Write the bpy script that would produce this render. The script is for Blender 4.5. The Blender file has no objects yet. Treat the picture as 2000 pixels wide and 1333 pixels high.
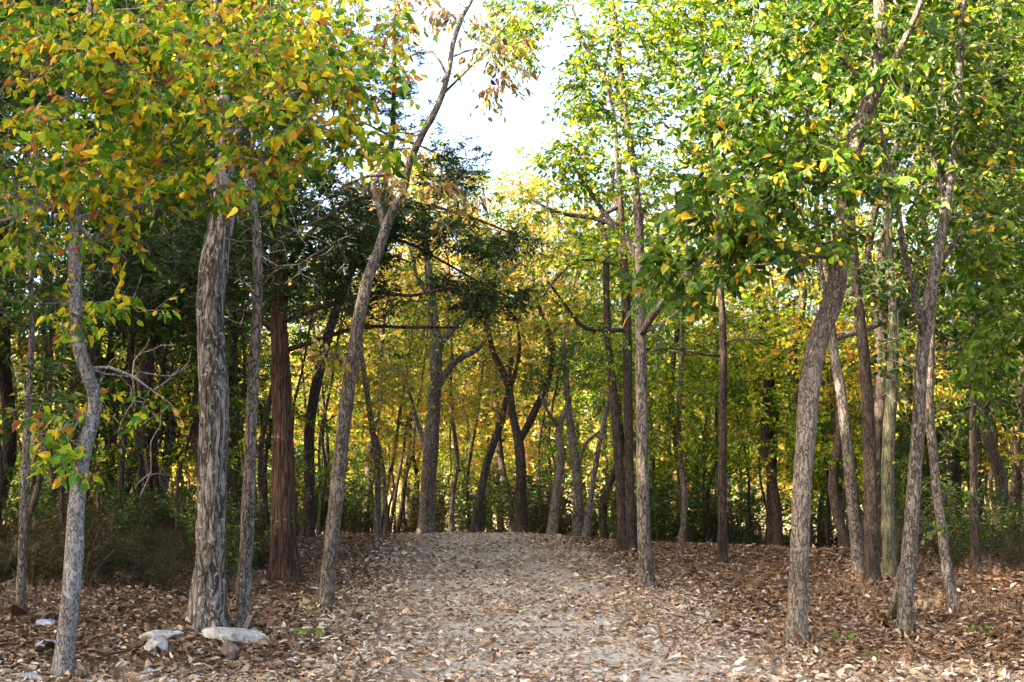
import bpy, math, random
import numpy as np
from mathutils import Vector, Matrix

# ------------------------------------------------------------------ camera, sky, sun, exposure
scene = bpy.context.scene
C = scene.collection
R = math.radians
F = 2500.0                      # focal length in photo pixels (2000 px wide)
CAMZ, HORIZON = 1.7, 900.0
PITCH = math.atan((HORIZON - 666.5) / F)
cam_d = bpy.data.cameras.new('camera')
cam_d.sensor_width = 36.0
cam_d.lens = 36.0 * F / 2000.0
cam_d.clip_end = 3000.0
cam = bpy.data.objects.new('camera', cam_d)
C.objects.link(cam)
cam.location = (0, 0, CAMZ)
cam.rotation_euler = (R(90) + PITCH, 0, 0)
scene.camera = cam

SUN_EL, SUN_AZ = 25.0, 244.0     # azimuth clockwise from +Y
world = bpy.data.worlds.new('World')
scene.world = world
world.use_nodes = True
wn = world.node_tree.nodes
sky = wn.new('ShaderNodeTexSky')
sky.sky_type = 'NISHITA'
sky.sun_disc = False
sky.sun_elevation = R(SUN_EL)
sky.sun_rotation = R(SUN_AZ)
sky.air_density = 0.75
sky.dust_density = 5.0
sky.ozone_density = 0.3
world.node_tree.links.new(sky.outputs[0], wn['Background'].inputs[0])
wn['Background'].inputs[1].default_value = 0.15
sun_d = bpy.data.lights.new('sun', 'SUN')
sun_d.energy = 5.0
sun_d.angle = R(0.5)
sun_d.color = (1.0, 0.86, 0.68)
sun = bpy.data.objects.new('sun', sun_d)
C.objects.link(sun)
to_sun = Vector((math.sin(R(SUN_AZ)) * math.cos(R(SUN_EL)), math.cos(R(SUN_AZ)) * math.cos(R(SUN_EL)), math.sin(R(SUN_EL))))
sun.rotation_euler = to_sun.to_track_quat('Z', 'Y').to_euler()
sun.location = (-20, -5, 25)
vs = scene.view_settings
vs.view_transform = 'Standard'
vs.look = 'None'
vs.gamma = 1.0
vs.use_curve_mapping = False
vs.exposure = 2.9
cy = scene.cycles
cy.max_bounces = 3
cy.diffuse_bounces = 1
cy.glossy_bounces = 2
cy.transmission_bounces = 2
cy.transparent_max_bounces = 4
cy.caustics_reflective = False
cy.caustics_refractive = False
cy.use_light_tree = False
cy.use_adaptive_sampling = True
cy.adaptive_threshold = 0.04
cy.adaptive_min_samples = 16
cy.use_denoising = True
cy.denoiser = 'OPENIMAGEDENOISE'
cy.denoising_input_passes = 'RGB_ALBEDO_NORMAL'
cy.denoising_prefilter = 'ACCURATE'
cy.sample_clamp_indirect = 6.0

rng = np.random.default_rng(11)

# ------------------------------------------------------------------ maths helpers
def smooth(a, b, x):
    t = np.clip((x - a) / (b - a), 0, 1)
    return t * t * (3 - 2 * t)

_lat = np.random.default_rng(5).random((64, 64))
def vnoise(u, v):
    """value noise, period 64 in both directions, 0..1"""
    u = np.asarray(u, float); v = np.asarray(v, float)
    iu, iv = np.floor(u).astype(int), np.floor(v).astype(int)
    fu, fv = u - iu, v - iv
    fu = fu * fu * (3 - 2 * fu); fv = fv * fv * (3 - 2 * fv)
    g = lambda a, b: _lat[a % 64, b % 64]
    return (g(iu, iv) * (1 - fu) + g(iu + 1, iv) * fu) * (1 - fv) + (g(iu, iv + 1) * (1 - fu) + g(iu + 1, iv + 1) * fu) * fv

def crest(x):
    return np.clip(32.0 - 1.0 * np.maximum(x, 0), 25.0, 33.0)

def gz(x, y):
    """ground height: nearly level clearing, a crest, a shallow valley and a far hill"""
    x = np.asarray(x, float); y = np.asarray(y, float)
    s = y - crest(x)
    drop = 0.13 * (np.sqrt(s * s + 3.0) + s) * 0.5
    drop = 4.5 * np.tanh(drop / 4.5)
    hill = 30.0 * smooth(120, 330, y)
    z = -drop + hill + 0.10 * (vnoise(x * .22 + 9, y * .22 + 3) - .5) * smooth(6, 12, y) + 0.05 * (vnoise(x * .9, y * .9) - .5)
    z = z + 0.10 * smooth(2.5, 8.0, np.abs(x)) * smooth(40, 20, y)
    return z

cp, sp = math.cos(PITCH), math.sin(PITCH)
def at(px, py, Y):
    """the point at depth Y that photo pixel (px, py) looks at"""
    xc = (px - 1000.0) / F; yc = (666.5 - py) / F
    dy = cp - yc * sp; dz = sp + yc * cp
    return np.array([xc * Y / dy, Y, CAMZ + dz * Y / dy])

def proj(P):
    P = np.asarray(P, float)
    d = P - np.array([0, 0, CAMZ])
    f = d[..., 1] * cp + d[..., 2] * sp
    u = -d[..., 1] * sp + d[..., 2] * cp
    f = np.where(f < .01, .01, f)
    return 1000 + F * d[..., 0] / f, 666.5 - F * u / f, f

def ground_at(px, py):
    Ys = np.linspace(6, 60, 2200)
    xc = (px - 1000.0) / F; yc = (666.5 - py) / F
    dy = cp - yc * sp; dz = sp + yc * cp
    d = CAMZ + dz * Ys / dy - gz(xc * Ys / dy, Ys)
    k = np.nonzero(d <= 0)[0]
    Y = Ys[k[0]] if len(k) else 32.0
    return at(px, py, Y)

def unit(a):
    return a / np.maximum(np.linalg.norm(a, axis=-1, keepdims=True), 1e-9)

# ------------------------------------------------------------------ mesh helpers
def mk_mesh(name, V, faces, mats, attr=None, smooth_sh=False, matidx=None):
    """faces: list of int arrays (n,3) or (n,4)"""
    me = bpy.data.meshes.new(name)
    V = np.asarray(V, np.float32)
    faces = [np.asarray(f, np.int32) for f in faces if len(f)]
    nf = sum(len(f) for f in faces); nl = sum(f.size for f in faces)
    me.vertices.add(len(V)); me.vertices.foreach_set('co', V.ravel())
    me.loops.add(nl); me.loops.foreach_set('vertex_index', np.concatenate([f.ravel() for f in faces]))
    tot = np.concatenate([np.full(len(f), f.shape[1], np.int32) for f in faces])
    start = np.concatenate([[0], np.cumsum(tot)[:-1]]).astype(np.int32)
    me.polygons.add(nf)
    me.polygons.foreach_set('loop_start', start)
    me.polygons.foreach_set('loop_total', tot)
    me.polygons.foreach_set('use_smooth', np.full(nf, smooth_sh, bool))
    for m in (mats if isinstance(mats, (list, tuple)) else [mats]):
        me.materials.append(m)
    if matidx is not None:
        me.polygons.foreach_set('material_index', np.asarray(matidx, np.int32))
    if attr is not None:
        a = me.attributes.new('c', 'FLOAT', 'FACE')
        a.data.foreach_set('value', np.asarray(attr, np.float32))
    me.update(calc_edges=True)
    return me

def link(name, me, parent=None, kind=None):
    o = bpy.data.objects.new(name, me)
    C.objects.link(o)
    if parent is not None:
        o.parent = parent
    if kind:
        o['kind'] = kind
    return o

def tag(o, label, cat, group=None):
    o['label'] = label; o['category'] = cat
    if group:
        o['group'] = group
    return o

def empty(name, loc, label=None, cat=None, group=None):
    o = bpy.data.objects.new(name, None)
    o.empty_display_size = 0.2
    C.objects.link(o)
    o.location = loc
    if label:
        tag(o, label, cat, group)
    return o

def copy_tree(o, parent=None):
    c = o.copy(); C.objects.link(c)
    if parent is not None:
        c.parent = parent
    for ch in list(o.children):
        copy_tree(ch, c)
    return c

class Geo:
    """collects tubes, prisms and leaves into one mesh"""
    def __init__(s):
        s.V = []; s.Q = []; s.T = []; s.n = 0
    def add(s, V, Q=None, T=None):
        if Q is not None and len(Q): s.Q.append(np.asarray(Q) + s.n)
        if T is not None and len(T): s.T.append(np.asarray(T) + s.n)
        s.V.append(V); s.n += len(V)
    def mesh(s, name, mat, off=(0, 0, 0), sm=True):
        if not s.n:
            return None
        V = np.concatenate(s.V) - np.asarray(off)
        f = []
        if s.Q: f.append(np.concatenate(s.Q))
        if s.T: f.append(np.concatenate(s.T))
        return mk_mesh(name, V, f, mat, smooth_sh=sm)

def tube(g, P, rad, sides, cap=True):
    P = np.asarray(P, float); n = len(P)
    rad = np.asarray(rad, float)
    if rad.ndim == 1:
        rad = np.repeat(rad[:, None], sides, 1)
    T = unit(np.gradient(P, axis=0))
    d = unit(P[-1] - P[0])
    ref = np.eye(3)[int(np.argmin(np.abs(d)))]
    U = unit(np.cross(T, ref)); W = np.cross(T, U)
    a = np.arange(sides) * 2 * math.pi / sides
    V = P[:, None, :] + rad[:, :, None] * (np.cos(a)[None, :, None] * U[:, None, :] + np.sin(a)[None, :, None] * W[:, None, :])
    i = np.arange(n - 1)[:, None] * sides; j = np.arange(sides)[None, :]; k = (np.arange(sides) + 1)[None, :] % sides
    Q = np.stack([i + j, i + k, i + k + sides, i + j + sides], -1).reshape(-1, 4)
    V = V.reshape(-1, 3)
    Tt = None
    if cap:
        V = np.concatenate([V, P[-1:] + T[-1:] * rad[-1].mean()])
        b = (n - 1) * sides
        Tt = np.stack([b + np.arange(sides), b + (np.arange(sides) + 1) % sides, np.full(sides, n * sides)], -1)
    g.add(V, Q, Tt)

def sticks(g, P0, P1, r0, r1):
    """many straight three-sided twigs at once"""
    P0 = np.asarray(P0); P1 = np.asarray(P1); n = len(P0)
    if not n: return
    T = unit(P1 - P0)
    ref = np.where(np.abs(T[:, 2:3]) > .8, np.array([[1., 0, 0]]), np.array([[0., 0, 1]]))
    U = unit(np.cross(T, ref)); W = np.cross(T, U)
    r0 = np.broadcast_to(np.asarray(r0, float), (n,))[:, None]; r1 = np.broadcast_to(np.asarray(r1, float), (n,))[:, None]
    ring = []
    for k in range(3):
        a = k * 2 * math.pi / 3
        ring.append(math.cos(a) * U + math.sin(a) * W)
    V = np.stack([P0 + r0 * q for q in ring] + [P1 + r1 * q for q in ring], 1).reshape(-1, 3)
    b = (np.arange(n) * 6)[:, None]
    Q = np.concatenate([b + np.array([[0, 1, 4, 3]]), b + np.array([[1, 2, 5, 4]]), b + np.array([[2, 0, 3, 5]])])
    g.add(V, Q)

HEX = np.array([(0, 0, 0), (-.46, .30, .10), (-.37, .66, .06), (0, 1, -.16), (.37, .66, .06), (.46, .30, .10)])
DIA = np.array([(0, 0, 0), (-.5, .45, .10), (0, 1, -.1), (.5, .45, .10)])
def leaf_arrays(P, D, N, L, W, kind='hex', curl=None):
    """P base, D along the blade, N blade normal, L length, W width -> verts, quads, per-face leaf index"""
    D = unit(D); X = unit(np.cross(D, N)); N = np.cross(X, D)
    tpl = HEX if kind == 'hex' else DIA
    k = len(tpl); n = len(P)
    L = np.broadcast_to(L, (n,)); W = np.broadcast_to(W, (n,))
    cz = np.ones(n) if curl is None else curl
    V = (P[:, None, :] + tpl[None, :, 0, None] * (W[:, None, None] * X[:, None, :]) + tpl[None, :, 1, None] * (L[:, None, None] * D[:, None, :])
         + tpl[None, :, 2, None] * ((L * cz)[:, None, None] * N[:, None, :]))
    b = (np.arange(n) * k)[:, None]
    if kind == 'hex':
        Fc = np.concatenate([b + np.array([[0, 3, 2, 1]]), b + np.array([[0, 5, 4, 3]])], 1).reshape(-1, 4); per = 2
    else:
        Fc = np.concatenate([b + np.array([[0, 2, 1]]), b + np.array([[0, 3, 2]])], 1).reshape(-1, 3); per = 2
    return V.reshape(-1, 3), Fc, per

# ------------------------------------------------------------------ materials
def new_mat(name):
    m = bpy.data.materials.new(name); m.use_nodes = True
    nt = m.node_tree; nt.nodes.clear()
    return m, nt, nt.nodes, nt.links

def ramp(nodes, stops, interp='LINEAR'):
    r = nodes.new('ShaderNodeValToRGB'); cr = r.color_ramp; cr.interpolation = interp
    while len(cr.elements) > 1: cr.elements.remove(cr.elements[0])
    for i, (p, c) in enumerate(stops):
        e = cr.elements[0] if i == 0 else cr.elements.new(p)
        e.position = p; e.color = (c[0], c[1], c[2], 1)
    return r

def leaf_mat(name, stops, trans=.45, gloss=.018, rough=.5, tsat=1.0):
    m, nt, N, Lk = new_mat(name)
    at_ = N.new('ShaderNodeAttribute'); at_.attribute_name = 'c'
    r = ramp(N, stops); Lk.new(at_.outputs['Fac'], r.inputs[0])
    # small blemishes on the blade
    tc = N.new('ShaderNodeTexCoord'); no = N.new('ShaderNodeTexNoise'); no.inputs['Scale'].default_value = 45
    Lk.new(tc.outputs['Object'], no.inputs['Vector'])
    hsv = N.new('ShaderNodeHueSaturation'); Lk.new(r.outputs[0], hsv.inputs['Color'])
    mr = N.new('ShaderNodeMapRange'); mr.inputs['From Min'].default_value = .3; mr.inputs['From Max'].default_value = .7
    mr.inputs['To Min'].default_value = .75; mr.inputs['To Max'].default_value = 1.2
    Lk.new(no.outputs['Fac'], mr.inputs['Value']); Lk.new(mr.outputs[0], hsv.inputs['Value'])
    d = N.new('ShaderNodeBsdfDiffuse'); t = N.new('ShaderNodeBsdfTranslucent'); gl = N.new('ShaderNodeBsdfGlossy')
    gl.inputs['Roughness'].default_value = rough
    Lk.new(hsv.outputs[0], d.inputs[0])
    h2 = N.new('ShaderNodeHueSaturation'); h2.inputs['Saturation'].default_value = tsat; h2.inputs['Value'].default_value = 1.15
    Lk.new(hsv.outputs[0], h2.inputs['Color']); Lk.new(h2.outputs[0], t.inputs[0])
    m1 = N.new('ShaderNodeMixShader'); m1.inputs[0].default_value = trans
    Lk.new(d.outputs[0], m1.inputs[1]); Lk.new(t.outputs[0], m1.inputs[2])
    m2 = N.new('ShaderNodeMixShader'); m2.inputs[0].default_value = gloss
    Lk.new(m1.outputs[0], m2.inputs[1]); Lk.new(gl.outputs[0], m2.inputs[2])
    out = N.new('ShaderNodeOutputMaterial'); Lk.new(m2.outputs[0], out.inputs[0])
    return m

def bark_mat(name, dark, mid, light, scale=26, stretch=.22, lichen=0.0, lichen_col=(.42, .44, .42), bump=.6):
    m, nt, N, Lk = new_mat(name)
    tc = N.new('ShaderNodeTexCoord'); mp = N.new('ShaderNodeMapping'); mp.inputs['Scale'].default_value = (1, 1, stretch)
    Lk.new(tc.outputs['Object'], mp.inputs['Vector'])
    def fissure(sc_, off, width):
        # thin irregular cracks where a stretched noise crosses its middle value
        ad = N.new('ShaderNodeVectorMath'); ad.operation = 'ADD'; ad.inputs[1].default_value = (off, off * .7, off * .3); Lk.new(mp.outputs[0], ad.inputs[0])
        n_ = N.new('ShaderNodeTexNoise'); n_.inputs['Scale'].default_value = sc_; n_.inputs['Detail'].default_value = 3.5; n_.inputs['Roughness'].default_value = .6; n_.inputs['Distortion'].default_value = .4
        Lk.new(ad.outputs[0], n_.inputs['Vector'])
        m1 = N.new('ShaderNodeMath'); m1.operation = 'SUBTRACT'; m1.inputs[1].default_value = .5; Lk.new(n_.outputs['Fac'], m1.inputs[0])
        m2 = N.new('ShaderNodeMath'); m2.operation = 'ABSOLUTE'; Lk.new(m1.outputs[0], m2.inputs[0])
        m3 = N.new('ShaderNodeMapRange'); m3.interpolation_type = 'SMOOTHSTEP'; m3.inputs['From Max'].default_value = width; Lk.new(m2.outputs[0], m3.inputs['Value'])
        return m3.outputs[0]
    fa, fb = fissure(scale * .75, 0, .085), fissure(scale * 1.5, 7.3, .09)
    n1 = N.new('ShaderNodeTexNoise'); n1.inputs['Scale'].default_value = scale * 2.6; n1.inputs['Detail'].default_value = 6; n1.inputs['Roughness'].default_value = .75
    Lk.new(mp.outputs[0], n1.inputs['Vector'])
    h0 = N.new('ShaderNodeMath'); h0.operation = 'MULTIPLY'; Lk.new(fa, h0.inputs[0])
    hb = N.new('ShaderNodeMapRange'); hb.inputs['To Min'].default_value = .45; Lk.new(fb, hb.inputs['Value']); Lk.new(hb.outputs[0], h0.inputs[1])
    h = N.new('ShaderNodeMath'); h.operation = 'MULTIPLY_ADD'; h.inputs[1].default_value = .55
    Lk.new(h0.outputs[0], h.inputs[0]); Lk.new(n1.outputs['Fac'], h.inputs[2])
    mr = N.new('ShaderNodeMapRange'); mr.inputs['From Min'].default_value = .42; mr.inputs['From Max'].default_value = 1.22
    Lk.new(h.outputs[0], mr.inputs['Value'])
    r = ramp(N, [(0, dark), (.42, mid), (.95, light)]); Lk.new(mr.outputs[0], r.inputs[0])
    col = r.outputs[0]
    # broad tone change over the trunk
    n2 = N.new('ShaderNodeTexNoise'); n2.inputs['Scale'].default_value = 2.3; n2.inputs['Detail'].default_value = 3
    Lk.new(tc.outputs['Object'], n2.inputs['Vector'])
    hv = N.new('ShaderNodeHueSaturation'); mr2 = N.new('ShaderNodeMapRange')
    mr2.inputs['From Min'].default_value = .3; mr2.inputs['From Max'].default_value = .7; mr2.inputs['To Min'].default_value = .72; mr2.inputs['To Max'].default_value = 1.25
    Lk.new(n2.outputs['Fac'], mr2.inputs['Value']); Lk.new(mr2.outputs[0], hv.inputs['Value']); Lk.new(col, hv.inputs['Color'])
    col = hv.outputs[0]
    if lichen > 0:
        n3 = N.new('ShaderNodeTexNoise'); n3.inputs['Scale'].default_value = 17; n3.inputs['Detail'].default_value = 5; n3.inputs['Roughness'].default_value = .65
        Lk.new(tc.outputs['Object'], n3.inputs['Vector'])
        m3 = N.new('ShaderNodeMapRange'); m3.inputs['From Min'].default_value = .72 - lichen * .28; m3.inputs['From Max'].default_value = .76 - lichen * .22
        Lk.new(n3.outputs['Fac'], m3.inputs['Value'])
        mc = N.new('ShaderNodeMix'); mc.data_type = 'RGBA'
        mm = N.new('ShaderNodeMath'); mm.operation = 'MULTIPLY'; mm.inputs[1].default_value = .8
        Lk.new(m3.outputs[0], mm.inputs[0]); Lk.new(mm.outputs[0], mc.inputs['Factor'])
        Lk.new(col, mc.inputs['A']); mc.inputs['B'].default_value = (*lichen_col, 1)
        col = mc.outputs['Result']
    b = N.new('ShaderNodeBsdfPrincipled'); b.inputs['Roughness'].default_value = .9; b.inputs['Specular IOR Level'].default_value = .2
    Lk.new(col, b.inputs['Base Color'])
    bp = N.new('ShaderNodeBump'); bp.inputs['Strength'].default_value = bump; bp.inputs['Distance'].default_value = .02
    Lk.new(h.outputs[0], bp.inputs['Height']); Lk.new(bp.outputs[0], b.inputs['Normal'])
    out = N.new('ShaderNodeOutputMaterial'); Lk.new(b.outputs[0], out.inputs[0])
    return m

GREEN, DGREEN = (.075, .19, .012), (.03, .10, .012)
LIME, YEL, GOLD = (.30, .40, .012), (.74, .54, .02), (.74, .40, .02)
ORG, BRN, DBRN, TAN = (.50, .17, .02), (.24, .085, .025), (.10, .04, .018), (.42, .27, .11)
M = {}
M['leaf_mixed'] = leaf_mat('leaf_mixed', [(0, (.05, .15, .008)), (.22, (.14, .31, .010)), (.42, (.32, .44, .010)), (.58, (.56, .54, .012)), (.74, (.82, .62, .02)), (.88, GOLD), (.94, ORG), (.98, BRN), (1, DBRN)], trans=.5)
M['leaf_green'] = leaf_mat('leaf_green', [(0, (.022, .065, .003)), (.35, (.048, .12, .004)), (.72, (.095, .185, .005)), (.92, (.22, .30, .007)), (.965, YEL), (1, GOLD)], gloss=.025)
M['leaf_lime'] = leaf_mat('leaf_lime', [(0, (.03, .10, .004)), (.35, (.09, .20, .005)), (.7, (.24, .35, .006)), (.9, (.5, .46, .012)), (1, YEL)])
M['leaf_tan'] = leaf_mat('leaf_tan', [(0, LIME), (.25, (.42, .36, .04)), (.5, (.36, .23, .06)), (.8, (.22, .11, .045)), (1, (.12, .06, .03))])
M['leaf_gold'] = leaf_mat('leaf_gold', [(0, (.10, .18, .012)), (.35, (.30, .33, .015)), (.65, (.55, .40, .025)), (.85, (.55, .28, .03)), (1, (.34, .13, .03))])
M['leaf_amber'] = leaf_mat('leaf_amber', [(0, (.32, .30, .03)), (.4, (.58, .36, .05)), (.75, (.55, .28, .08)), (1, (.32, .15, .06))])
M['leaf_shade'] = leaf_mat('leaf_shade', [(0, (.012, .045, .003)), (.5, (.030, .10, .005)), (.85, (.12, .17, .012)), (1, (.40, .32, .03))], gloss=.025)  # greens lowered so the colour itself carries the dimness inside the wood
M['cedar'] = leaf_mat('cedar', [(0, (.012, .03, .008)), (.6, (.028, .06, .012)), (1, (.07, .10, .02))], trans=.2)
M['brush'] = leaf_mat('brush', [(0, (.022, .04, .006)), (.4, (.05, .055, .009)), (.7, (.055, .03, .012)), (1, (.15, .10, .035))])
M['litter'] = leaf_mat('litter', [(0, (.035, .018, .010)), (.2, (.10, .052, .025)), (.40, (.20, .11, .052)), (.58, (.31, .20, .11)), (.78, (.43, .32, .21)), (.94, (.58, .48, .36)), (.985, (.70, .61, .50)), (1, (.62, .42, .03))], trans=.1, gloss=.03)
M['bark_grey'] = bark_mat('bark_grey', (.018, .014, .010), (.11, .09, .07), (.29, .255, .21), 30, .3, .3)
M['bark_pale'] = bark_mat('bark_pale', (.045, .038, .034), (.24, .22, .20), (.50, .48, .45), 46, .42, .55, (.46, .50, .52), bump=.9)
M['bark_deep'] = bark_mat('bark_deep', (.012, .009, .007), (.11, .092, .074), (.37, .33, .29), 19, .15, .5, (.44, .45, .45), bump=1.0)
M['bark_tan'] = bark_mat('bark_tan', (.035, .025, .018), (.20, .16, .12), (.42, .36, .29), 34, .34, .3, (.42, .41, .38), bump=1.0)
M['bark_brown'] = bark_mat('bark_brown', (.012, .008, .006), (.05, .036, .027), (.11, .085, .066), 26, .25, .1)  # brown bark, darkened further: shade of the deep woods put into its colour
M['bark_cedar'] = bark_mat('bark_cedar', (.014, .008, .006), (.07, .036, .024), (.16, .10, .072), 30, .05, 0, bump=1.0)
M['bark_moss'] = bark_mat('bark_moss', (.03, .03, .018), (.10, .095, .055), (.19, .18, .12), 24, .15, .3, (.16, .20, .12))
M['twig'] = bark_mat('twig', (.04, .03, .024), (.11, .085, .07), (.17, .14, .115), 40, .5, 0, bump=.2)
M['twig_grey'] = bark_mat('twig_grey', (.10, .08, .065), (.26, .22, .18), (.42, .37, .31), 40, .5, 0, bump=.2)

# ------------------------------------------------------------------ tree building
def resample(P, r, step):
    P = np.asarray(P, float); r = np.asarray(r, float)
    # Catmull-Rom through the traced points
    d = np.concatenate([[0], np.cumsum(np.linalg.norm(np.diff(P, axis=0), axis=1))])
    n = max(3, int(d[-1] / step) + 1)
    s = np.linspace(0, d[-1], n)
    out = np.zeros((n, 3))
    m = np.gradient(P, d, axis=0) if len(P) > 2 else np.repeat([(P[1] - P[0]) / d[-1]], 2, 0)
    k = np.clip(np.searchsorted(d, s, 'right') - 1, 0, len(P) - 2)
    h = (d[k + 1] - d[k]); t = ((s - d[k]) / h)[:, None]; h = h[:, None]
    out = (2*t**3 - 3*t**2 + 1) * P[k] + (t**3 - 2*t**2 + t) * h * m[k] + (-2*t**3 + 3*t**2) * P[k + 1] + (t**3 - t**2) * h * m[k + 1]
    return out, np.interp(s, d, r)

def trunk_mesh(P, r, seed, rough=.07, flare=.45, sides=26, step=.07, vfreq=3.0, lobes=5, bury=.12):
    Q, q = resample(P, r, step)
    T0 = unit(Q[1] - Q[0])
    k = max(1, int(bury / step))
    Q = np.concatenate([Q[0] - np.array([0, 0, 1.]) * np.linspace(bury, step, k)[:, None], Q]); q = np.concatenate([np.full(k, q[0]), q])
    hgt = np.concatenate([[0], np.cumsum(np.linalg.norm(np.diff(Q, axis=0), axis=1))]) - bury
    a = np.arange(sides) / sides
    A, H = np.meshgrid(a, hgt)
    su = seed * 7.3
    nf = max(6, int(2 * math.pi * q[0] / .035)); nf = min(nf, sides // 2)
    # periodic in the angle by mixing two shifted samples
    def pn(f, vf, o):
        u = A * f
        w = A
        return vnoise(u + o, H * vf + o) * (1 - w) + vnoise(u - f + o, H * vf + o) * w
    ridg = pn(nf, vfreq, su) - .5
    big = pn(3, 1.3, su + 13) - .5
    knot = np.maximum(0, pn(3, 2.6, su + 31) - .8) * 1.2
    fl = flare * np.exp(-np.maximum(H, 0) / (1.6 * q[0] + .03)) * (1 + .5 * np.sin(2 * math.pi * lobes * A + seed))
    rad = q[:, None] * .9 * (1 + rough * 2 * ridg + .12 * big + knot + fl * .85)
    g = Geo(); tube(g, Q, rad, sides)
    return g

def grow(trunkP, trunkR, limbs, targets, seg=.3, wob=.12, lift=.06, pl=.35, tip=.003, minh=0.0, attach_from=0):
    """limbs: list of (P, r). returns nodes and chains; every target becomes the end of a twig"""
    P = [p for p in trunkP]; par = [-1] + list(range(len(trunkP) - 1)); fix = list(trunkR)
    plen = [0.0] * len(P); limb = [-1] * len(P)
    nl = 0
    for LP, Lr in limbs:
        d = np.linalg.norm(np.array(P) - LP[0], axis=1); k = int(np.argmin(d))
        prev = k
        for i, (p, r_) in enumerate(zip(LP, Lr)):
            P.append(p); par.append(prev); fix.append(r_); plen.append(0.02 * i); limb.append(nl); prev = len(P) - 1
        nl += 1
    A = np.zeros((len(P) + len(targets) * 14 + 10, 3)); A[:len(P)] = P
    PL = np.zeros(len(A)); PL[:len(P)] = plen
    PL[:attach_from] = 1e6
    n = len(P)
    ends = []
    if len(targets):
        t0 = np.asarray(targets)
        dm = np.min(np.linalg.norm(t0[:, None, :] - A[None, attach_from:n:2, :], axis=2), axis=1)
        for ti in np.argsort(dm):
            t = t0[ti]
            dv = A[:n] - t
            d = np.sqrt((dv * dv).sum(1))
            cost = d + pl * PL[:n] + .5 * np.maximum(0, dv[:, 2] - .1)
            k = int(np.argmin(cost))
            ln = d[k]
            m = int(min(12, max(2, math.ceil(ln / seg))))
            s = (np.arange(1, m + 1) / m)[:, None]
            c = (A[k] + t) / 2 + rng.normal(0, wob * ln, 3) + np.array([0, 0, lift * ln])
            pts = (1 - s)**2 * A[k] + 2 * s * (1 - s) * c + s**2 * t
            if m > 2: pts[:-1] += rng.normal(0, .03 * min(ln, .6), (m - 1, 3))
            lb = limb[k]
            if lb < 0: lb = nl; nl += 1
            prev = k
            for i in range(m):
                A[n] = pts[i]; PL[n] = PL[prev] * (PL[prev] < 1e5) + ln / m
                par.append(prev); fix.append(None); limb.append(lb); prev = n; n += 1
            ends.append(n - 1)
    # radii by the pipe model
    e = 2.25
    acc = np.zeros(n); kids = [[] for _ in range(n)]
    for i in range(n):
        if par[i] >= 0: kids[par[i]].append(i)
    rad = np.zeros(n)
    for i in range(n - 1, -1, -1):
        r_ = fix[i] if fix[i] is not None else max(tip, acc[i] ** (1 / e))
        rad[i] = r_
        if par[i] >= 0 and fix[i] is None: acc[par[i]] += r_ ** e
    for i in range(n):
        if fix[i] is None:
            rad[i] = min(rad[i], .62 * rad[par[i]] if fix[par[i]] is not None and limb[par[i]] < 0 else rad[par[i]] * .99)
    # chains
    chains = []
    nt = len(trunkP)
    stack = []
    done = np.zeros(n, bool); done[:nt] = True
    for i in range(nt, n):
        if done[i]: continue
        c = [par[i], i]; done[i] = True; j = i
        while True:
            ks = [q for q in kids[j] if not done[q]]
            if not ks: break
            j = max(ks, key=lambda q: rad[q]); done[j] = True; c.append(j)
        rr = rad[c].copy(); rr[0] = min(rr[0], rr[1] * 1.25)
        chains.append((limb[i], A[c], rr))
    endP = A[ends] if ends else np.zeros((0, 3))
    endD = unit(A[ends] - A[[par[q] for q in ends]]) if ends else np.zeros((0, 3))
    return chains, endP, endD

def sprays(E, D, per, nl, spread, L, droop=.5, tw=None, twr=.0014, lw=.55, lvar=.25, upn=.6, flat=.6):
    """leafy twiglets round every branch end. returns leaf arrays P, D, N, L, W"""
    m = len(E)
    if not m: return [np.zeros((0, 3))] * 3 + [np.zeros(0)] * 2
    E2 = np.repeat(E, per, 0); D2 = np.repeat(D, per, 0)
    k = len(E2)
    dirs = unit(D2 * .8 + rng.normal(0, .75, (k, 3)) * np.array([1, 1, flat]) + np.array([0, 0, -.18 * droop]))
    st = E2 - D2 * (rng.random((k, 1)) * spread * .8)
    ln = spread * (.5 + .7 * rng.random((k, 1)))
    en = st + dirs * ln
    if tw is not None: sticks(tw, st, en, twr, twr * .5)
    s = (np.arange(nl) + .6) / nl
    P = st[:, None, :] + (en - st)[:, None, :] * (s[None, :, None] + rng.normal(0, .06, (k, nl, 1)))
    side = unit(np.cross(dirs, np.array([0, 0, 1.])) + 1e-6)
    sg = np.where(np.arange(nl) % 2 == 0, 1, -1)[None, :, None]
    LD = dirs[:, None, :] * .7 + side[:, None, :] * sg * .8 + rng.normal(0, .35, (k, nl, 3)) + np.array([0, 0, -droop])
    LN = np.array([0, 0, upn]) + rng.normal(0, .55, (k, nl, 3))
    P = P.reshape(-1, 3); LD = unit(LD.reshape(-1, 3)); LN = unit(LN.reshape(-1, 3))
    LL = L * np.clip(rng.normal(1, lvar, len(P)), .45, 1.6)
    return P, LD, LN, LL, LL * lw * rng.uniform(.55, 1.2, len(P))

LEAFMESH = {}
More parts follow.
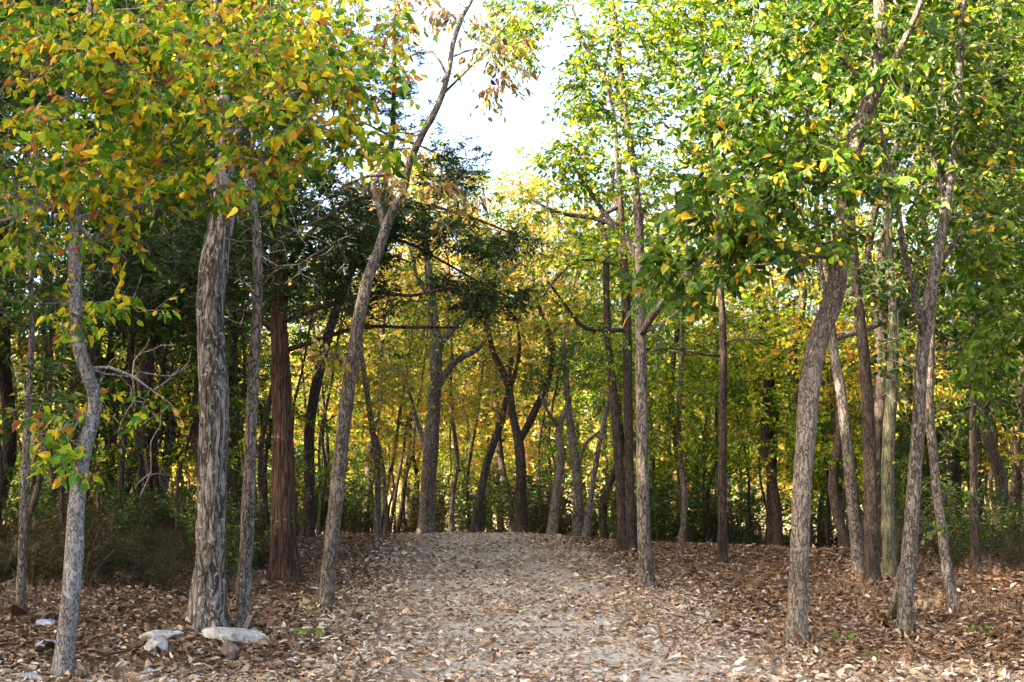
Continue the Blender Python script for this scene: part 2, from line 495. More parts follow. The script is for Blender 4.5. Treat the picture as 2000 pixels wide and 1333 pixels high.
# outline of one blade half: (width, distance along the blade); varied by shape
SHAPES = [[(.30, .12), (.47, .32), (.42, .58), (.22, .82)], [(.40, .10), (.50, .26), (.36, .55), (.15, .80)], [(.20, .14), (.40, .40), (.44, .62), (.26, .85)], [(.26, .10), (.50, .34), (.34, .50), (.30, .74)]]
def shared_leaf(mat, c):
    v_ = int(rng.integers(0, 8))
    key = (mat, c, v_)
    if key not in LEAFMESH:
        sh_ = SHAPES[v_ % 4]; lr = np.random.default_rng(900 + v_)
        curl, fold, roll = lr.uniform(-.25, .32), lr.uniform(.02, .26), lr.uniform(-.12, .12)
        yy = [0] + [q[1] for q in sh_] + [1]; ww = [0] + [q[0] for q in sh_] + [0]
        V = []
        for y_, w_ in zip(yy, ww):
            z_ = -curl * y_ * y_
            V += [(-w_ * lr.uniform(.88, 1.08), y_, z_ + fold * w_ + roll * w_), (.03 * math.sin(3 * y_ + v_), y_, z_), (w_ * lr.uniform(.88, 1.08), y_, z_ + fold * w_ - roll * w_)]
        Q, T_ = [], []
        for i_ in range(5):
            a_, b_ = 3 * i_, 3 * i_ + 3
            for l_, r_ in ((0, 1), (1, 2)):
                if i_ == 0: T_.append((a_ + 1, b_ + r_, b_ + l_))
                elif i_ == 4: T_.append((a_ + l_, a_ + r_, b_ + 1))
                else: Q.append((a_ + l_, a_ + r_, b_ + r_, b_ + l_))
        fs = [np.array(Q), np.array(T_)]
        LEAFMESH[key] = mk_mesh('leaf', np.array(V), fs, M[mat], attr=np.full(len(Q) + len(T_), c), smooth_sh=True)
    return LEAFMESH[key]

def frame(D, N, P, L, W):
    D = D / np.linalg.norm(D); X = np.cross(D, N); X /= np.linalg.norm(X); Z = np.cross(X, D)
    return Matrix(((X[0]*W, D[0]*L, Z[0]*L, P[0]), (X[1]*W, D[1]*L, Z[1]*L, P[1]), (X[2]*W, D[2]*L, Z[2]*L, P[2]), (0, 0, 0, 1)))

def put_leaves(parent, base, mat, arrs, kind='hex', single=0, name='crown', cpow=1.0, cfun=None):
    P, D, N, L, W = arrs
    n = len(P)
    if not n: return
    c = rng.random(n) ** cpow
    if cfun is not None: c = cfun(P, c)
    keep = np.ones(n, bool)
    if single:
        u, v, f = proj(P)
        size = L * F / f
        ok = (u > 0) & (u < 2000) & (v > 0) & (v < 1333) & (size >= 10)
        idx = np.nonzero(ok)[0]
        idx = idx[np.argsort(-size[idx] * (1 - .25 * rng.random(len(idx))))][:single]
        keep[idx] = False
        for i in idx:
            o = bpy.data.objects.new('leaf', shared_leaf(mat, round(float(c[i]) * 15) / 15))
            C.objects.link(o); o.parent = parent
            o.matrix_basis = frame(D[i], N[i], P[i] - base, L[i], W[i])
    V, Fc, per = leaf_arrays(P[keep], D[keep], N[keep], L[keep], W[keep], kind, curl=rng.uniform(-.8, 2.6, keep.sum()))
    link(name, mk_mesh(name, V - base, [Fc], M[mat], attr=np.repeat(c[keep], per)), parent, 'stuff')

def wood(parent, base, chains, mat, twmat, minpart=.011, single=True, tw=None):
    """limbs as parts, thin twigs joined"""
    groups = {}
    for lb, P, r_ in chains: groups.setdefault(lb, []).append((P, r_))
    tw = tw or Geo()
    rest = Geo()
    for lb, lst in groups.items():
        big = max(r_[1] for P, r_ in lst) > minpart
        g = Geo() if (big and single) else rest
        for P, r_ in lst:
            if r_[1] < .006: tube(tw, P, r_, 3, False)
            else: tube(g, P, r_, 8 if r_[1] > .03 else 5)
        if g is not rest and g.n:
            link('branch', g.mesh('branch', mat, base), parent)
    if rest.n: link('branches', rest.mesh('branches', mat, base), parent, 'stuff')
    if tw.n: link('twigs', tw.mesh('twigs', twmat, base), parent, 'stuff')

# sky gap between the crowns, in photo pixels: branch ends keep out of it
GAP = [(985, 215, 105, 62), (872, 85, 42, 80), (1078, 85, 34, 42), (940, 165, 70, 35)]
def in_gap(P, grow_=1.0):
    u, v, f = proj(P)
    k = np.zeros(len(P), bool)
    for cx, cy_, rx, ry in GAP:
        k |= ((u - cx) / (rx * grow_)) ** 2 + ((v - cy_) / (ry * grow_)) ** 2 < 1
    return k

def blob_points(blobs, Y0, gap=True):
    out = []
    for (px, py, rx, ry, dy, ry_, n) in blobs:
        q = rng.normal(size=(n, 3)); q = unit(q) * (rng.random((n, 1)) ** (1 / 2.6))
        Ys = Y0 + dy + q[:, 2] * ry_
        pts = np.array([at(px + q[i, 0] * rx, py + q[i, 1] * ry, Ys[i]) for i in range(n)])
        out.append(pts)
    P = np.concatenate(out)
    if gap: P = P[~(in_gap(P) & (rng.random(len(P)) < .96))]
    return P[P[:, 2] > gz(P[:, 0], P[:, 1]) + .5]

def px_tree(name, label, pts, limbs=(), blobs=(), bark='bark_grey', leaf='leaf_green', L=.085, per=3, nl=5, spread=.3, droop=.5, lw=.58,
            top=None, single=0, seed=1, rough=.07, flare=.45, sides=26, step=.07, kind='hex', group=None, cfun=None, seg=.3, depth=None,
            twmat='twig', extra_bases=(), tip=.003, bare=(), vfreq=3.0, attach=.3, cat='tree', upn=.6, gap=True, lobes=5, pl=.35):
    b = ground_at(pts[0][0], pts[0][1]) if depth is None else at(pts[0][0], pts[0][1], depth)
    Y = b[1]
    base = np.array([b[0], Y, float(gz(b[0], Y))])
    sc = Y / F
    lr = np.random.default_rng(seed)
    ph = lr.random(2) * 6
    P = np.array([at(p[0], p[1], Y + .10 * math.sin(i * .9 + ph[0]) * (i > 0)) for i, p in enumerate(pts)])
    P[0] = base
    r_ = np.array([p[2] for p in pts]) * sc / 2
    if top:
        tz, lean = top          # metres above the last traced point
        k = 5
        for i in range(1, k + 1):
            f_ = i / k
            P = np.concatenate([P, [P[len(pts) - 1] + np.array([lean * f_ + .1 * math.sin(i * 2 + ph[1]), .15 * math.sin(i + ph[1]), tz * f_])]])
        r_ = np.concatenate([r_, r_[-1] * np.linspace(.85, .15, k)])
    root = empty(name, base, label, cat, group)
    g = trunk_mesh(P, r_, seed, rough, flare, sides, step, vfreq, lobes)
    link('trunk', g.mesh('trunk', M[bark], base), root)
    for eb in extra_bases:
        e0 = ground_at(eb[0][0], eb[0][1])
        EP = np.array([at(p[0], p[1], (e0[1] if i == 0 else (e0[1] + Y) / 2)) for i, p in enumerate(eb)]); EP[0] = [e0[0], e0[1], float(gz(e0[0], e0[1]))]
        EP[-1] = P[np.argmin(np.linalg.norm(P - EP[-1], axis=1))]
        g = trunk_mesh(EP, np.array([p[2] for p in eb]) * sc / 2, seed + 5, rough, flare, sides, step, vfreq)
        link('trunk', g.mesh('trunk', M[bark], base), root)
    tp, tr = resample(P, r_, .25)
    LM = []
    for lb in limbs:
        dyy = lr.normal(0, .15)
        lp = np.array([at(p[0], p[1], Y + dyy * i) for i, p in enumerate(lb)])
        j = np.argmin(np.linalg.norm(tp - lp[0], axis=1)); lp[0] = tp[j] if np.linalg.norm(tp[j] - lp[0]) < .5 else lp[0]
        LM.append(resample(lp, np.array([p[2] for p in lb]) * sc / 2, .2))
    tg = blob_points(blobs, Y, gap) if blobs else np.zeros((0, 3))
    bt = blob_points(bare, Y, gap) if bare else np.zeros((0, 3))
    nb = len(bt)
    chains, E, D = grow(tp, tr, LM, np.concatenate([tg, bt]), seg=seg, tip=tip, attach_from=int(len(tp) * attach), pl=pl)
    tw = Geo()
    if nb:   # leafless twigs end bare
        isb = np.array([np.min(np.linalg.norm(bt - e, axis=1)) < 1e-4 for e in E])
        E, D = E[~isb], D[~isb]
    arr = sprays(E, D, per, nl, spread, L, droop, tw, twr=.0016 + .00008 * Y, lw=lw, upn=upn)
    wood(root, base, chains, M[bark], M[twmat], tw=tw, minpart=.011 if single or limbs else .03)
    if len(arr[0]):
        put_leaves(root, base, leaf, arr, kind, single, cfun=cfun)
    return root

# ------------------------------------------------------------------ ground
def axis(dense0, dense1, step, far0, far1, ratio=1.18):
    a = list(np.arange(dense0, dense1 + 1e-6, step))
    s = step; v = dense1
    while v < far1: s *= ratio; v += s; a.append(v)
    s = step; v = dense0
    while v > far0: s *= ratio; v -= s; a.insert(0, v)
    return np.array(a)

xs = axis(-12, 12, .2, -500, 500); ys = axis(7, 38, .2, -120, 900)
X, Yg = np.meshgrid(xs, ys)
V = np.stack([X, Yg, gz(X, Yg)], -1).reshape(-1, 3)
nx, ny = len(xs), len(ys)
i = (np.arange(ny - 1)[:, None] * nx + np.arange(nx - 1)[None, :]).ravel()

def path_dist(x, y):
    xc = 0.55 - .065 * (y - 10)
    hw = 1.9 - .012 * (y - 10)
    return np.abs(x - xc) / hw

m, nt, N, Lk = new_mat('forest_floor')
tc = N.new('ShaderNodeNewGeometry')
sx = N.new('ShaderNodeSeparateXYZ'); Lk.new(tc.outputs['Position'], sx.inputs[0])
def math_node(op, a, b=None, c=None):
    n_ = N.new('ShaderNodeMath'); n_.operation = op
    for k_, v_ in enumerate((a, b, c)):
        if v_ is None: continue
        if isinstance(v_, (int, float)): n_.inputs[k_].default_value = v_
        else: Lk.new(v_, n_.inputs[k_])
    return n_.outputs[0]
def noise_node(scale, detail=5, rough=.6, vec=None):
    n_ = N.new('ShaderNodeTexNoise'); n_.inputs['Scale'].default_value = scale; n_.inputs['Detail'].default_value = detail; n_.inputs['Roughness'].default_value = rough
    Lk.new(vec or tc.outputs['Position'], n_.inputs['Vector'])
    return n_.outputs['Fac']
def mix_col(f_, a, b):
    n_ = N.new('ShaderNodeMix'); n_.data_type = 'RGBA'
    Lk.new(f_, n_.inputs['Factor'])
    for key, v_ in (('A', a), ('B', b)):
        if isinstance(v_, tuple): n_.inputs[key].default_value = (*v_, 1)
        else: Lk.new(v_, n_.inputs[key])
    return n_.outputs['Result']
def maprange(v_, a, b, c=0, d=1):
    n_ = N.new('ShaderNodeMapRange'); Lk.new(v_, n_.inputs['Value'])
    for k_, q in zip(('From Min', 'From Max', 'To Min', 'To Max'), (a, b, c, d)): n_.inputs[k_].default_value = q
    return n_.outputs[0]
xc = math_node('MULTIPLY_ADD', sx.outputs['Y'], -.065, .55 + .65)
dist = math_node('ABSOLUTE', math_node('SUBTRACT', sx.outputs['X'], xc))
wob = math_node('MULTIPLY_ADD', noise_node(.9, 4), 1.6, -.8)
pm = maprange(math_node('ADD', dist, wob), .9, 2.0, 1, 0)
pm = math_node('MULTIPLY', pm, maprange(sx.outputs['Y'], 14, 24, 1, .6))
soil = ramp(N, [(0, (.030, .018, .011)), (.45, (.085, .05, .03)), (.7, (.16, .095, .055)), (1, (.25, .17, .11))])
Lk.new(maprange(noise_node(38, 6, .75), .3, .72), soil.inputs[0])
grav = ramp(N, [(0, (.14, .10, .06)), (.35, (.40, .33, .24)), (.7, (.60, .51, .39)), (1, (.76, .67, .55))])
Lk.new(maprange(noise_node(85, 6, .8), .28, .72), grav.inputs[0])
col = mix_col(pm, soil.outputs[0], grav.outputs[0])
# strip of bare dark earth across the mouth of the path
strip = math_node('MULTIPLY', maprange(math_node('MULTIPLY_ADD', noise_node(1.6, 3), -1.0, sx.outputs['Y']), 9.45, 9.75, 1, 0), .85)
earth = ramp(N, [(0, (.05, .035, .025)), (.6, (.13, .09, .065)), (1, (.25, .19, .15))])
Lk.new(maprange(noise_node(60, 6, .75), .3, .72), earth.inputs[0])
col = mix_col(strip, col, earth.outputs[0])
# woodland floor beyond the crest, and the grassy far hill
far = ramp(N, [(0, (.10, .09, .03)), (.5, (.24, .20, .08)), (1, (.40, .32, .16))])
Lk.new(maprange(noise_node(.25, 6, .7), .3, .7), far.inputs[0])
col = mix_col(maprange(sx.outputs['Y'], 95, 120), col, far.outputs[0])
bs = N.new('ShaderNodeBsdfPrincipled'); bs.inputs['Roughness'].default_value = .95; bs.inputs['Specular IOR Level'].default_value = .15
Lk.new(col, bs.inputs['Base Color'])
bp = N.new('ShaderNodeBump'); bp.inputs['Strength'].default_value = .7; bp.inputs['Distance'].default_value = .015
Lk.new(noise_node(55, 6, .75), bp.inputs['Height']); Lk.new(bp.outputs[0], bs.inputs['Normal'])
out = N.new('ShaderNodeOutputMaterial'); Lk.new(bs.outputs[0], out.inputs[0])
link('ground', mk_mesh('ground', V, [np.stack([i, i + 1, i + nx + 1, i + nx], -1)], m, smooth_sh=True), kind='structure')

rng = np.random.default_rng(21)
# ------------------------------------------------------------------ the trees in front, traced from the photograph
G_FRONT = None
def warm_low(P, c):
    return c

px_tree('tree', 'crooked pale-barked small tree with yellow and green leaves, left of the thick trunk',
    [(122, 1325, 42), (130, 1240, 38), (141, 1130, 36), (150, 980, 34), (162, 890, 33), (180, 820, 31), (186, 785, 31), (172, 735, 29), (155, 680, 28), (149, 600, 28), (146, 500, 28), (147, 430, 24), (150, 370, 20), (140, 280, 16), (132, 150, 13)],
    limbs=[[(148, 430, 14), (185, 475, 12), (230, 425, 11), (270, 395, 10), (330, 370, 9), (380, 320, 8), (430, 290, 6), (500, 270, 4)],
           [(150, 410, 12), (90, 405, 10), (40, 420, 8), (-20, 440, 6)], [(148, 400, 11), (60, 390, 9), (0, 385, 7)],
           [(150, 420, 14), (210, 412, 13), (270, 402, 12), (320, 405, 11), (340, 415, 9), (380, 400, 8), (420, 370, 6)],
           [(175, 700, 7), (215, 718, 6), (260, 735, 5), (300, 765, 4), (335, 790, 2.4), (360, 830, 1.2)]],
    blobs=[(110, 220, 300, 210, -.2, 1.2, 120), (420, 150, 300, 190, -.3, 1.1, 120), (250, 60, 380, 130, -.2, 1.3, 85), (640, 190, 160, 120, -.2, .8, 46), (740, 120, 120, 120, -.2, .8, 16), (700, 270, 110, 60, -.2, .6, 12), (330, 370, 260, 60, 0, .8, 20), (100, 370, 170, 60, 0, .8, 24), (260, 320, 260, 60, 0, .8, 32), (560, 330, 120, 50, 0, .6, 12), (250, -220, 520, 200, -.2, 1.8, 120),
           (110, 850, 60, 60, -.05, .25, 9), (140, 620, 70, 35, -.05, .25, 7), (230, 600, 80, 40, -.1, .4, 6), (240, 480, 90, 35, -.1, .4, 6), (150, 905, 25, 40, -.1, .2, 3), (240, 800, 70, 40, 0, .3, 3), (70, 480, 80, 60, .4, .5, 8)],
    bare=[(330, 430, 170, 70, .2, .6, 30), (260, 880, 100, 110, .1, .4, 14), (100, 900, 70, 80, .1, .3, 9), (420, 420, 130, 80, .3, .6, 20), (300, 720, 110, 80, .1, .4, 16), (230, 560, 120, 80, .1, .4, 12)],
    bark='bark_pale', leaf='leaf_mixed', cfun=lambda P, c: c ** 1.3, L=.086, per=3, nl=5, spread=.30, droop=.8, single=300, seed=1, top=(3.5, .3), twmat='twig_grey', flare=.25, sides=28, step=.05, vfreq=4, attach=.30, upn=.1, tip=.0042)

px_tree('tree', 'thickest grey tree trunk with deeply furrowed bark, rising behind the pale stones',
    [(405, 1238, 70), (408, 1150, 64), (412, 1050, 62), (415, 900, 62), (418, 760, 64), (410, 640, 57), (418, 520, 60), (434, 430, 50), (438, 330, 42), (435, 200, 36), (426, 50, 30), (420, -60, 27)],
    limbs=[[(436, 300, 14), (480, 240, 12), (560, 190, 9), (640, 160, 6)], [(430, 120, 12), (350, 60, 10), (270, 40, 8), (200, 70, 6)]],
    blobs=[(400, 60, 330, 160, .8, 1.4, 90), (600, 60, 220, 120, .8, 1.2, 50), (400, -250, 480, 220, .5, 2.2, 130)],
    bark='bark_deep', leaf='leaf_mixed', L=.085, per=3, nl=4, spread=.3, droop=.7, single=200, seed=2, top=(5, .2), flare=.42, sides=44, step=.05, rough=.13, vfreq=3.2, attach=.62, upn=.1)

px_tree('tree', 'slim straight grey trunk standing right beside the thickest furrowed trunk',
    [(474, 1230, 31), (478, 1130, 28), (484, 1020, 27), (490, 850, 24), (497, 700, 24), (503, 570, 22), (500, 450, 19), (488, 340, 17), (494, 250, 15), (520, 100, 12), (530, 0, 10)],
    limbs=[[(500, 440, 5), (540, 470, 4), (580, 450, 3), (620, 430, 2)], [(502, 520, 6), (560, 525, 5), (610, 500, 4), (660, 470, 3)]],
    blobs=[(560, 60, 200, 130, .3, 1.2, 55), (560, -200, 300, 180, .3, 1.6, 60)],
    bare=[(570, 470, 150, 110, .1, .7, 46), (470, 560, 90, 100, -.1, .6, 20)],
    tip=.0042, bark='bark_grey', leaf='leaf_mixed', L=.08, per=3, nl=4, spread=.28, droop=.7, single=120, seed=3, top=(3, .2), twmat='twig_grey', flare=.3, sides=24, attach=.5, upn=.1)

px_tree('tree', 'slender leaning tree with a forked top, on the left edge of the gravel path',
    [(636, 1187, 30), (645, 1080, 30), (656, 980, 31), (668, 860, 29), (678, 780, 29), (690, 700, 28), (704, 610, 27), (720, 540, 24), (742, 480, 23), (763, 420, 21), (785, 380, 18), (800, 320, 16), (824, 265, 15), (858, 200, 14), (876, 140, 12), (886, 80, 11), (905, 30, 9), (925, -10, 8)],
    limbs=[[(752, 440, 15), (738, 395, 14), (728, 365, 13), (745, 335, 10), (770, 310, 7)], [(878, 140, 6), (840, 100, 5), (800, 110, 4), (760, 130, 3)], [(880, 110, 5), (930, 95, 4), (980, 110, 3), (1030, 140, 3)],
           [(862, 190, 6), (900, 150, 5), (940, 110, 4), (980, 60, 3)], [(700, 620, 6), (690, 690, 5), (640, 690, 4), (600, 700, 3)], [(745, 335, 8), (700, 350, 6), (660, 370, 4), (600, 420, 3)]],
    blobs=[(790, 60, 110, 80, 0, .8, 16), (960, 120, 90, 80, 0, .8, 18), (860, 30, 120, 60, 0, .8, 16), (1000, 60, 80, 70, 0, .8, 14), (780, 360, 110, 50, -.1, .6, 16), (640, 690, 60, 18, -.2, .25, 6), (900, -200, 250, 150, 0, 1.2, 40), (880, 400, 80, 60, -.1, .6, 10), (960, 180, 60, 40, 0, .5, 9)],
    bare=[(700, 360, 110, 60, .1, .5, 16), (900, 80, 90, 70, .1, .5, 10)],
    bark='bark_grey', leaf='leaf_tan', L=.095, per=3, nl=3, spread=.24, droop=1.2, single=160, seed=4, top=(2, .3), twmat='twig_grey', flare=.3, sides=24, attach=.4, gap=False, lw=.5, upn=.1)

px_tree('tree', 'straight grey-brown tree with a thick rising limb, between the path and the shaded slope',
    [(1264, 1150, 33), (1260, 1080, 29), (1257, 1000, 27), (1254, 850, 25), (1252, 700, 24), (1250, 560, 23), (1248, 450, 20), (1240, 350, 17), (1226, 250, 16), (1213, 150, 15), (1203, 60, 14), (1193, -10, 13)],
    limbs=[[(1256, 650, 15), (1280, 610, 14), (1310, 575, 13), (1350, 530, 12), (1395, 483, 10), (1440, 465, 7)], [(1228, 240, 12), (1200, 190, 11), (1165, 130, 9), (1130, 60, 7), (1118, 10, 6)],
           [(1250, 520, 13), (1225, 470, 12), (1190, 430, 11), (1150, 370, 9), (1110, 310, 6)], [(1262, 670, 7), (1310, 620, 6), (1345, 590, 5)]],
    blobs=[(1200, 160, 130, 150, 0, 1.4, 120), (1330, 120, 140, 150, .2, 1.4, 110), (1160, 330, 90, 90, .2, 1.0, 40), (1330, 330, 120, 120, .2, 1.2, 70), (1240, 20, 200, 70, 0, 1.4, 70), (1240, -220, 330, 190, 0, 2, 110), (1170, 470, 80, 60, .3, .8, 22), (1450, 60, 160, 90, .6, 1.3, 70), (1130, 200, 70, 120, .2, 1.0, 46), (1010, 55, 95, 75, .2, 1.0, 60), (1100, 320, 60, 50, .2, .8, 26), (1040, 120, 50, 30, .2, .7, 12), (1480, 300, 120, 120, .8, 1.2, 60)],
    bark='bark_grey', leaf='leaf_lime', L=.075, per=4, nl=5, spread=.3, droop=.5, single=120, seed=6, top=(4, -.3), flare=.35, sides=24, attach=.42, upn=.3)

px_tree('tree', 'slim dark-grey straight trunk standing alone on the leafy slope right of the path',
    [(1411, 1103, 23), (1411, 1020, 19), (1411, 950, 18), (1412, 800, 17), (1412, 650, 16), (1407, 550, 14), (1402, 450, 13), (1395, 340, 13), (1380, 240, 13), (1376, 150, 11), (1372, 60, 9)],
    limbs=[[(1411, 690, 6), (1360, 690, 5), (1310, 680, 4), (1260, 690, 3)], [(1412, 665, 6), (1450, 662, 5), (1490, 665, 4)], [(1378, 200, 8), (1400, 150, 6), (1420, 100, 5)]],
    blobs=[(1400, 230, 130, 130, .2, 1.2, 60), (1390, 60, 150, 100, 0, 1.2, 50), (1390, -150, 220, 150, 0, 1.4, 50)],
    bare=[(1340, 690, 90, 40, .1, .5, 14), (1470, 660, 60, 40, .1, .5, 6)],
    bark='bark_brown', leaf='leaf_lime', L=.07, per=4, nl=5, spread=.32, seed=7, top=(3, .1), flare=.3, sides=20, attach=.45, twmat='twig_grey')

px_tree('tree', 'stout curving tree with pale furrowed bark and a high fork, right of the path',
    [(1556, 1257, 46), (1559, 1180, 41), (1562, 1080, 41), (1566, 950, 41), (1573, 860, 43), (1580, 770, 46), (1590, 700, 43), (1606, 640, 44), (1626, 590, 45), (1639, 520, 42), (1648, 420, 36), (1656, 340, 35), (1672, 270, 38), (1694, 215, 37), (1712, 140, 31), (1720, 60, 28), (1718, -10, 27)],
    limbs=[[(1697, 212, 17), (1722, 165, 15), (1748, 115, 13), (1778, 55, 12), (1805, -10, 10)], [(1645, 362, 11), (1600, 352, 10), (1560, 358, 9), (1500, 395, 7), (1440, 425, 6), (1390, 440, 4)],
           [(1632, 500, 9), (1580, 500, 7), (1540, 520, 5)], [(1660, 300, 10), (1600, 230, 9), (1530, 190, 7), (1450, 170, 5)], [(1700, 180, 10), (1640, 110, 8), (1570, 80, 6)]],
    blobs=[(1430, 420, 170, 110, -.3, .9, 62), (1330, 540, 110, 65, -.4, .6, 30), (1480, 470, 130, 70, -.4, .8, 30), (1560, 300, 170, 130, -.2, 1.1, 75), (1450, 180, 180, 140, -.1, 1.2, 75), (1650, 120, 160, 140, -.1, 1.2, 75), (1720, 350, 90, 90, -.3, .7, 20), (1600, -150, 380, 180, 0, 1.8, 110), (1640, 480, 60, 50, -.4, .4, 6)],
    bark='bark_tan', leaf='leaf_green', L=.098, per=3, nl=5, spread=.30, droop=.75, lw=.68, single=300, seed=8, top=(4.5, .2), flare=.28, sides=36, step=.05, rough=.10, attach=.42, upn=.15)

px_tree('tree', 'twin-based slender grey tree forking high up, on the right-hand slope',
    [(1767, 1233, 29), (1771, 1150, 30), (1777, 1080, 33), (1784, 960, 30), (1793, 840, 27), (1800, 710, 27), (1812, 610, 26), (1826, 530, 25), (1843, 430, 22), (1860, 330, 20), (1870, 250, 19), (1872, 180, 17), (1878, 90, 15), (1882, -10, 13)],
    extra_bases=[[(1742, 1212, 19), (1752, 1160, 19), (1766, 1105, 20), (1777, 1040, 20)]],
    limbs=[[(1806, 650, 15), (1790, 590, 14), (1765, 490, 13), (1752, 400, 11), (1735, 320, 9), (1720, 250, 7)], [(1850, 400, 12), (1820, 290, 11), (1835, 230, 10), (1810, 150, 8), (1830, 100, 6)],
           [(1830, 520, 11), (1855, 490, 10), (1880, 455, 8), (1930, 420, 6)], [(1845, 450, 5), (1890, 410, 5), (1950, 430, 4), (1990, 400, 3)], [(1868, 215, 6), (1910, 170, 5), (1960, 150, 4), (1995, 180, 3)]],
    blobs=[(1880, 90, 150, 140, .3, 1.2, 80), (1760, 60, 150, 120, .5, 1.2, 50), (1920, 300, 120, 130, .5, 1.2, 60), (1800, 300, 130, 120, .8, 1.2, 45), (1850, -180, 250, 180, .2, 1.8, 80), (1700, 200, 140, 120, 1.2, 1.2, 60), (1960, 180, 100, 160, .4, 1.2, 50), (1900, 430, 120, 60, .6, 1, 30)],
    bark='bark_grey', leaf='leaf_green', L=.09, per=3, nl=4, spread=.28, lw=.62, single=160, seed=9, top=(4, .2), flare=.3, sides=26, attach=.45, twmat='twig_grey', upn=.15)

px_tree('tree', 'thin lichened trunk leaning left with leafy sprigs low down, behind the twin-based tree',
    [(1862, 1190, 24), (1852, 1120, 21), (1842, 1050, 21), (1832, 980, 20), (1824, 900, 20), (1816, 810, 18), (1818, 700, 16), (1822, 600, 14), (1835, 450, 12), (1850, 300, 10)],
    blobs=[(1900, 250, 120, 120, .2, 1, 30), (1860, 1130, 30, 40, -.05, .2, 5), (1840, 1045, 20, 25, -.1, .2, 4), (1860, 960, 50, 40, -.1, .3, 4)],
    bare=[(1800, 960, 50, 70, 0, .3, 8)],
    bark='bark_grey', leaf='leaf_green', L=.06, per=3, nl=4, spread=.2, seed=10, top=(3, .1), flare=.3, sides=22, single=40, twmat='twig_grey', attach=.02, lw=.6)

# ------------------------------------------------------------------ second rank
px_tree('tree', 'bluish grey trunk leaning left in the dark group of three behind the stout curving tree',
    [(1678, 1125, 29), (1672, 1050, 27), (1665, 985, 25), (1655, 870, 24), (1642, 760, 22), (1630, 690, 19), (1622, 620, 17), (1600, 520, 14), (1595, 430, 12)],
    limbs=[[(1625, 665, 14), (1660, 652, 13), (1700, 640, 12), (1750, 615, 11), (1790, 570, 8)]],
    blobs=[(1600, 400, 130, 120, .5, 1.2, 50), (1760, 570, 80, 60, .3, .8, 25)],
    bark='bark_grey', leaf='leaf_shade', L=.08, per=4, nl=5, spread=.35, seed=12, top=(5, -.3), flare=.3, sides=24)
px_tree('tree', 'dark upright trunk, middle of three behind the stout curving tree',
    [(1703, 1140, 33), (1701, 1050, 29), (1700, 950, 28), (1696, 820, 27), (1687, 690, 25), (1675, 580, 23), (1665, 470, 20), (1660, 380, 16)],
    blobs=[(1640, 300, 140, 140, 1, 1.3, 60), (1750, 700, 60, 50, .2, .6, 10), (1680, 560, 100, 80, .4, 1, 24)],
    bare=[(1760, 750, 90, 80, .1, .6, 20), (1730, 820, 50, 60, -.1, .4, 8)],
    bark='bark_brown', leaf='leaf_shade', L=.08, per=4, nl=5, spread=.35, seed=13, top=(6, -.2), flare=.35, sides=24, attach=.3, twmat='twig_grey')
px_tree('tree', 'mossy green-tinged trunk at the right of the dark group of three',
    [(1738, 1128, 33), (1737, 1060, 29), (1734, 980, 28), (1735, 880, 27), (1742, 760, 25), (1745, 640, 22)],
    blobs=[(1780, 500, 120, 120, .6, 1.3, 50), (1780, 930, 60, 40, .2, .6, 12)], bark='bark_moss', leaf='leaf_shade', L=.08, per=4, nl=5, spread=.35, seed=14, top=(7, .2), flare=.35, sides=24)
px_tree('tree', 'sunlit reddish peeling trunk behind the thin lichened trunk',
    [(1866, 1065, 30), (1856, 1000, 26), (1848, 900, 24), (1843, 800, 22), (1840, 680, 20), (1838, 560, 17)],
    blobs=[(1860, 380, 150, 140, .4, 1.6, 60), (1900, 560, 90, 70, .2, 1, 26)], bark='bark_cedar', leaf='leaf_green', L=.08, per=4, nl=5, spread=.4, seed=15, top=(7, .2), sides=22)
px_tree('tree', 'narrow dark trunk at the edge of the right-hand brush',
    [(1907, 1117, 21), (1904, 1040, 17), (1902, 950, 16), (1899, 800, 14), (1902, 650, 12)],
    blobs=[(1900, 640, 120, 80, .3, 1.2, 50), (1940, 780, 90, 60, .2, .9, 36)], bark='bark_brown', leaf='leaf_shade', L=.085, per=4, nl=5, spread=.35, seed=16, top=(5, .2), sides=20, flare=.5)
px_tree('tree', 'dark double trunk with arching limbs, just behind the straight grey-brown tree',
    [(1232, 1078, 26), (1230, 1000, 21), (1228, 850, 20), (1226, 700, 20), (1222, 560, 18), (1216, 470, 15), (1212, 400, 12), (1205, 300, 9)],
    extra_bases=[[(1217, 1078, 24), (1213, 960, 20), (1204, 850, 19), (1196, 740, 18), (1187, 650, 16), (1184, 560, 15), (1178, 450, 14), (1172, 430, 12), (1216, 400, 9)]],
    limbs=[[(1178, 440, 11), (1155, 425, 10), (1100, 418, 8), (1060, 402, 4), (1030, 385, 1.5)], [(1185, 650, 9), (1140, 640, 8), (1100, 590, 6), (1070, 550, 4)], [(1180, 520, 7), (1130, 510, 6), (1090, 540, 5), (1060, 580, 3)], [(1178, 430, 10), (1195, 370, 8), (1200, 330, 6)]],
    blobs=[(1130, 560, 110, 100, .3, 1.5, 60), (1180, 690, 60, 60, -.2, .8, 16), (1100, 460, 110, 70, .3, 1.4, 45), (1060, 385, 60, 30, 0, .6, 16), (1290, 520, 100, 90, .6, 1.4, 40)],
    bark='bark_brown', leaf='leaf_lime', L=.075, per=4, nl=6, spread=.42, seed=17, top=(4, -.3), sides=22, flare=.3)
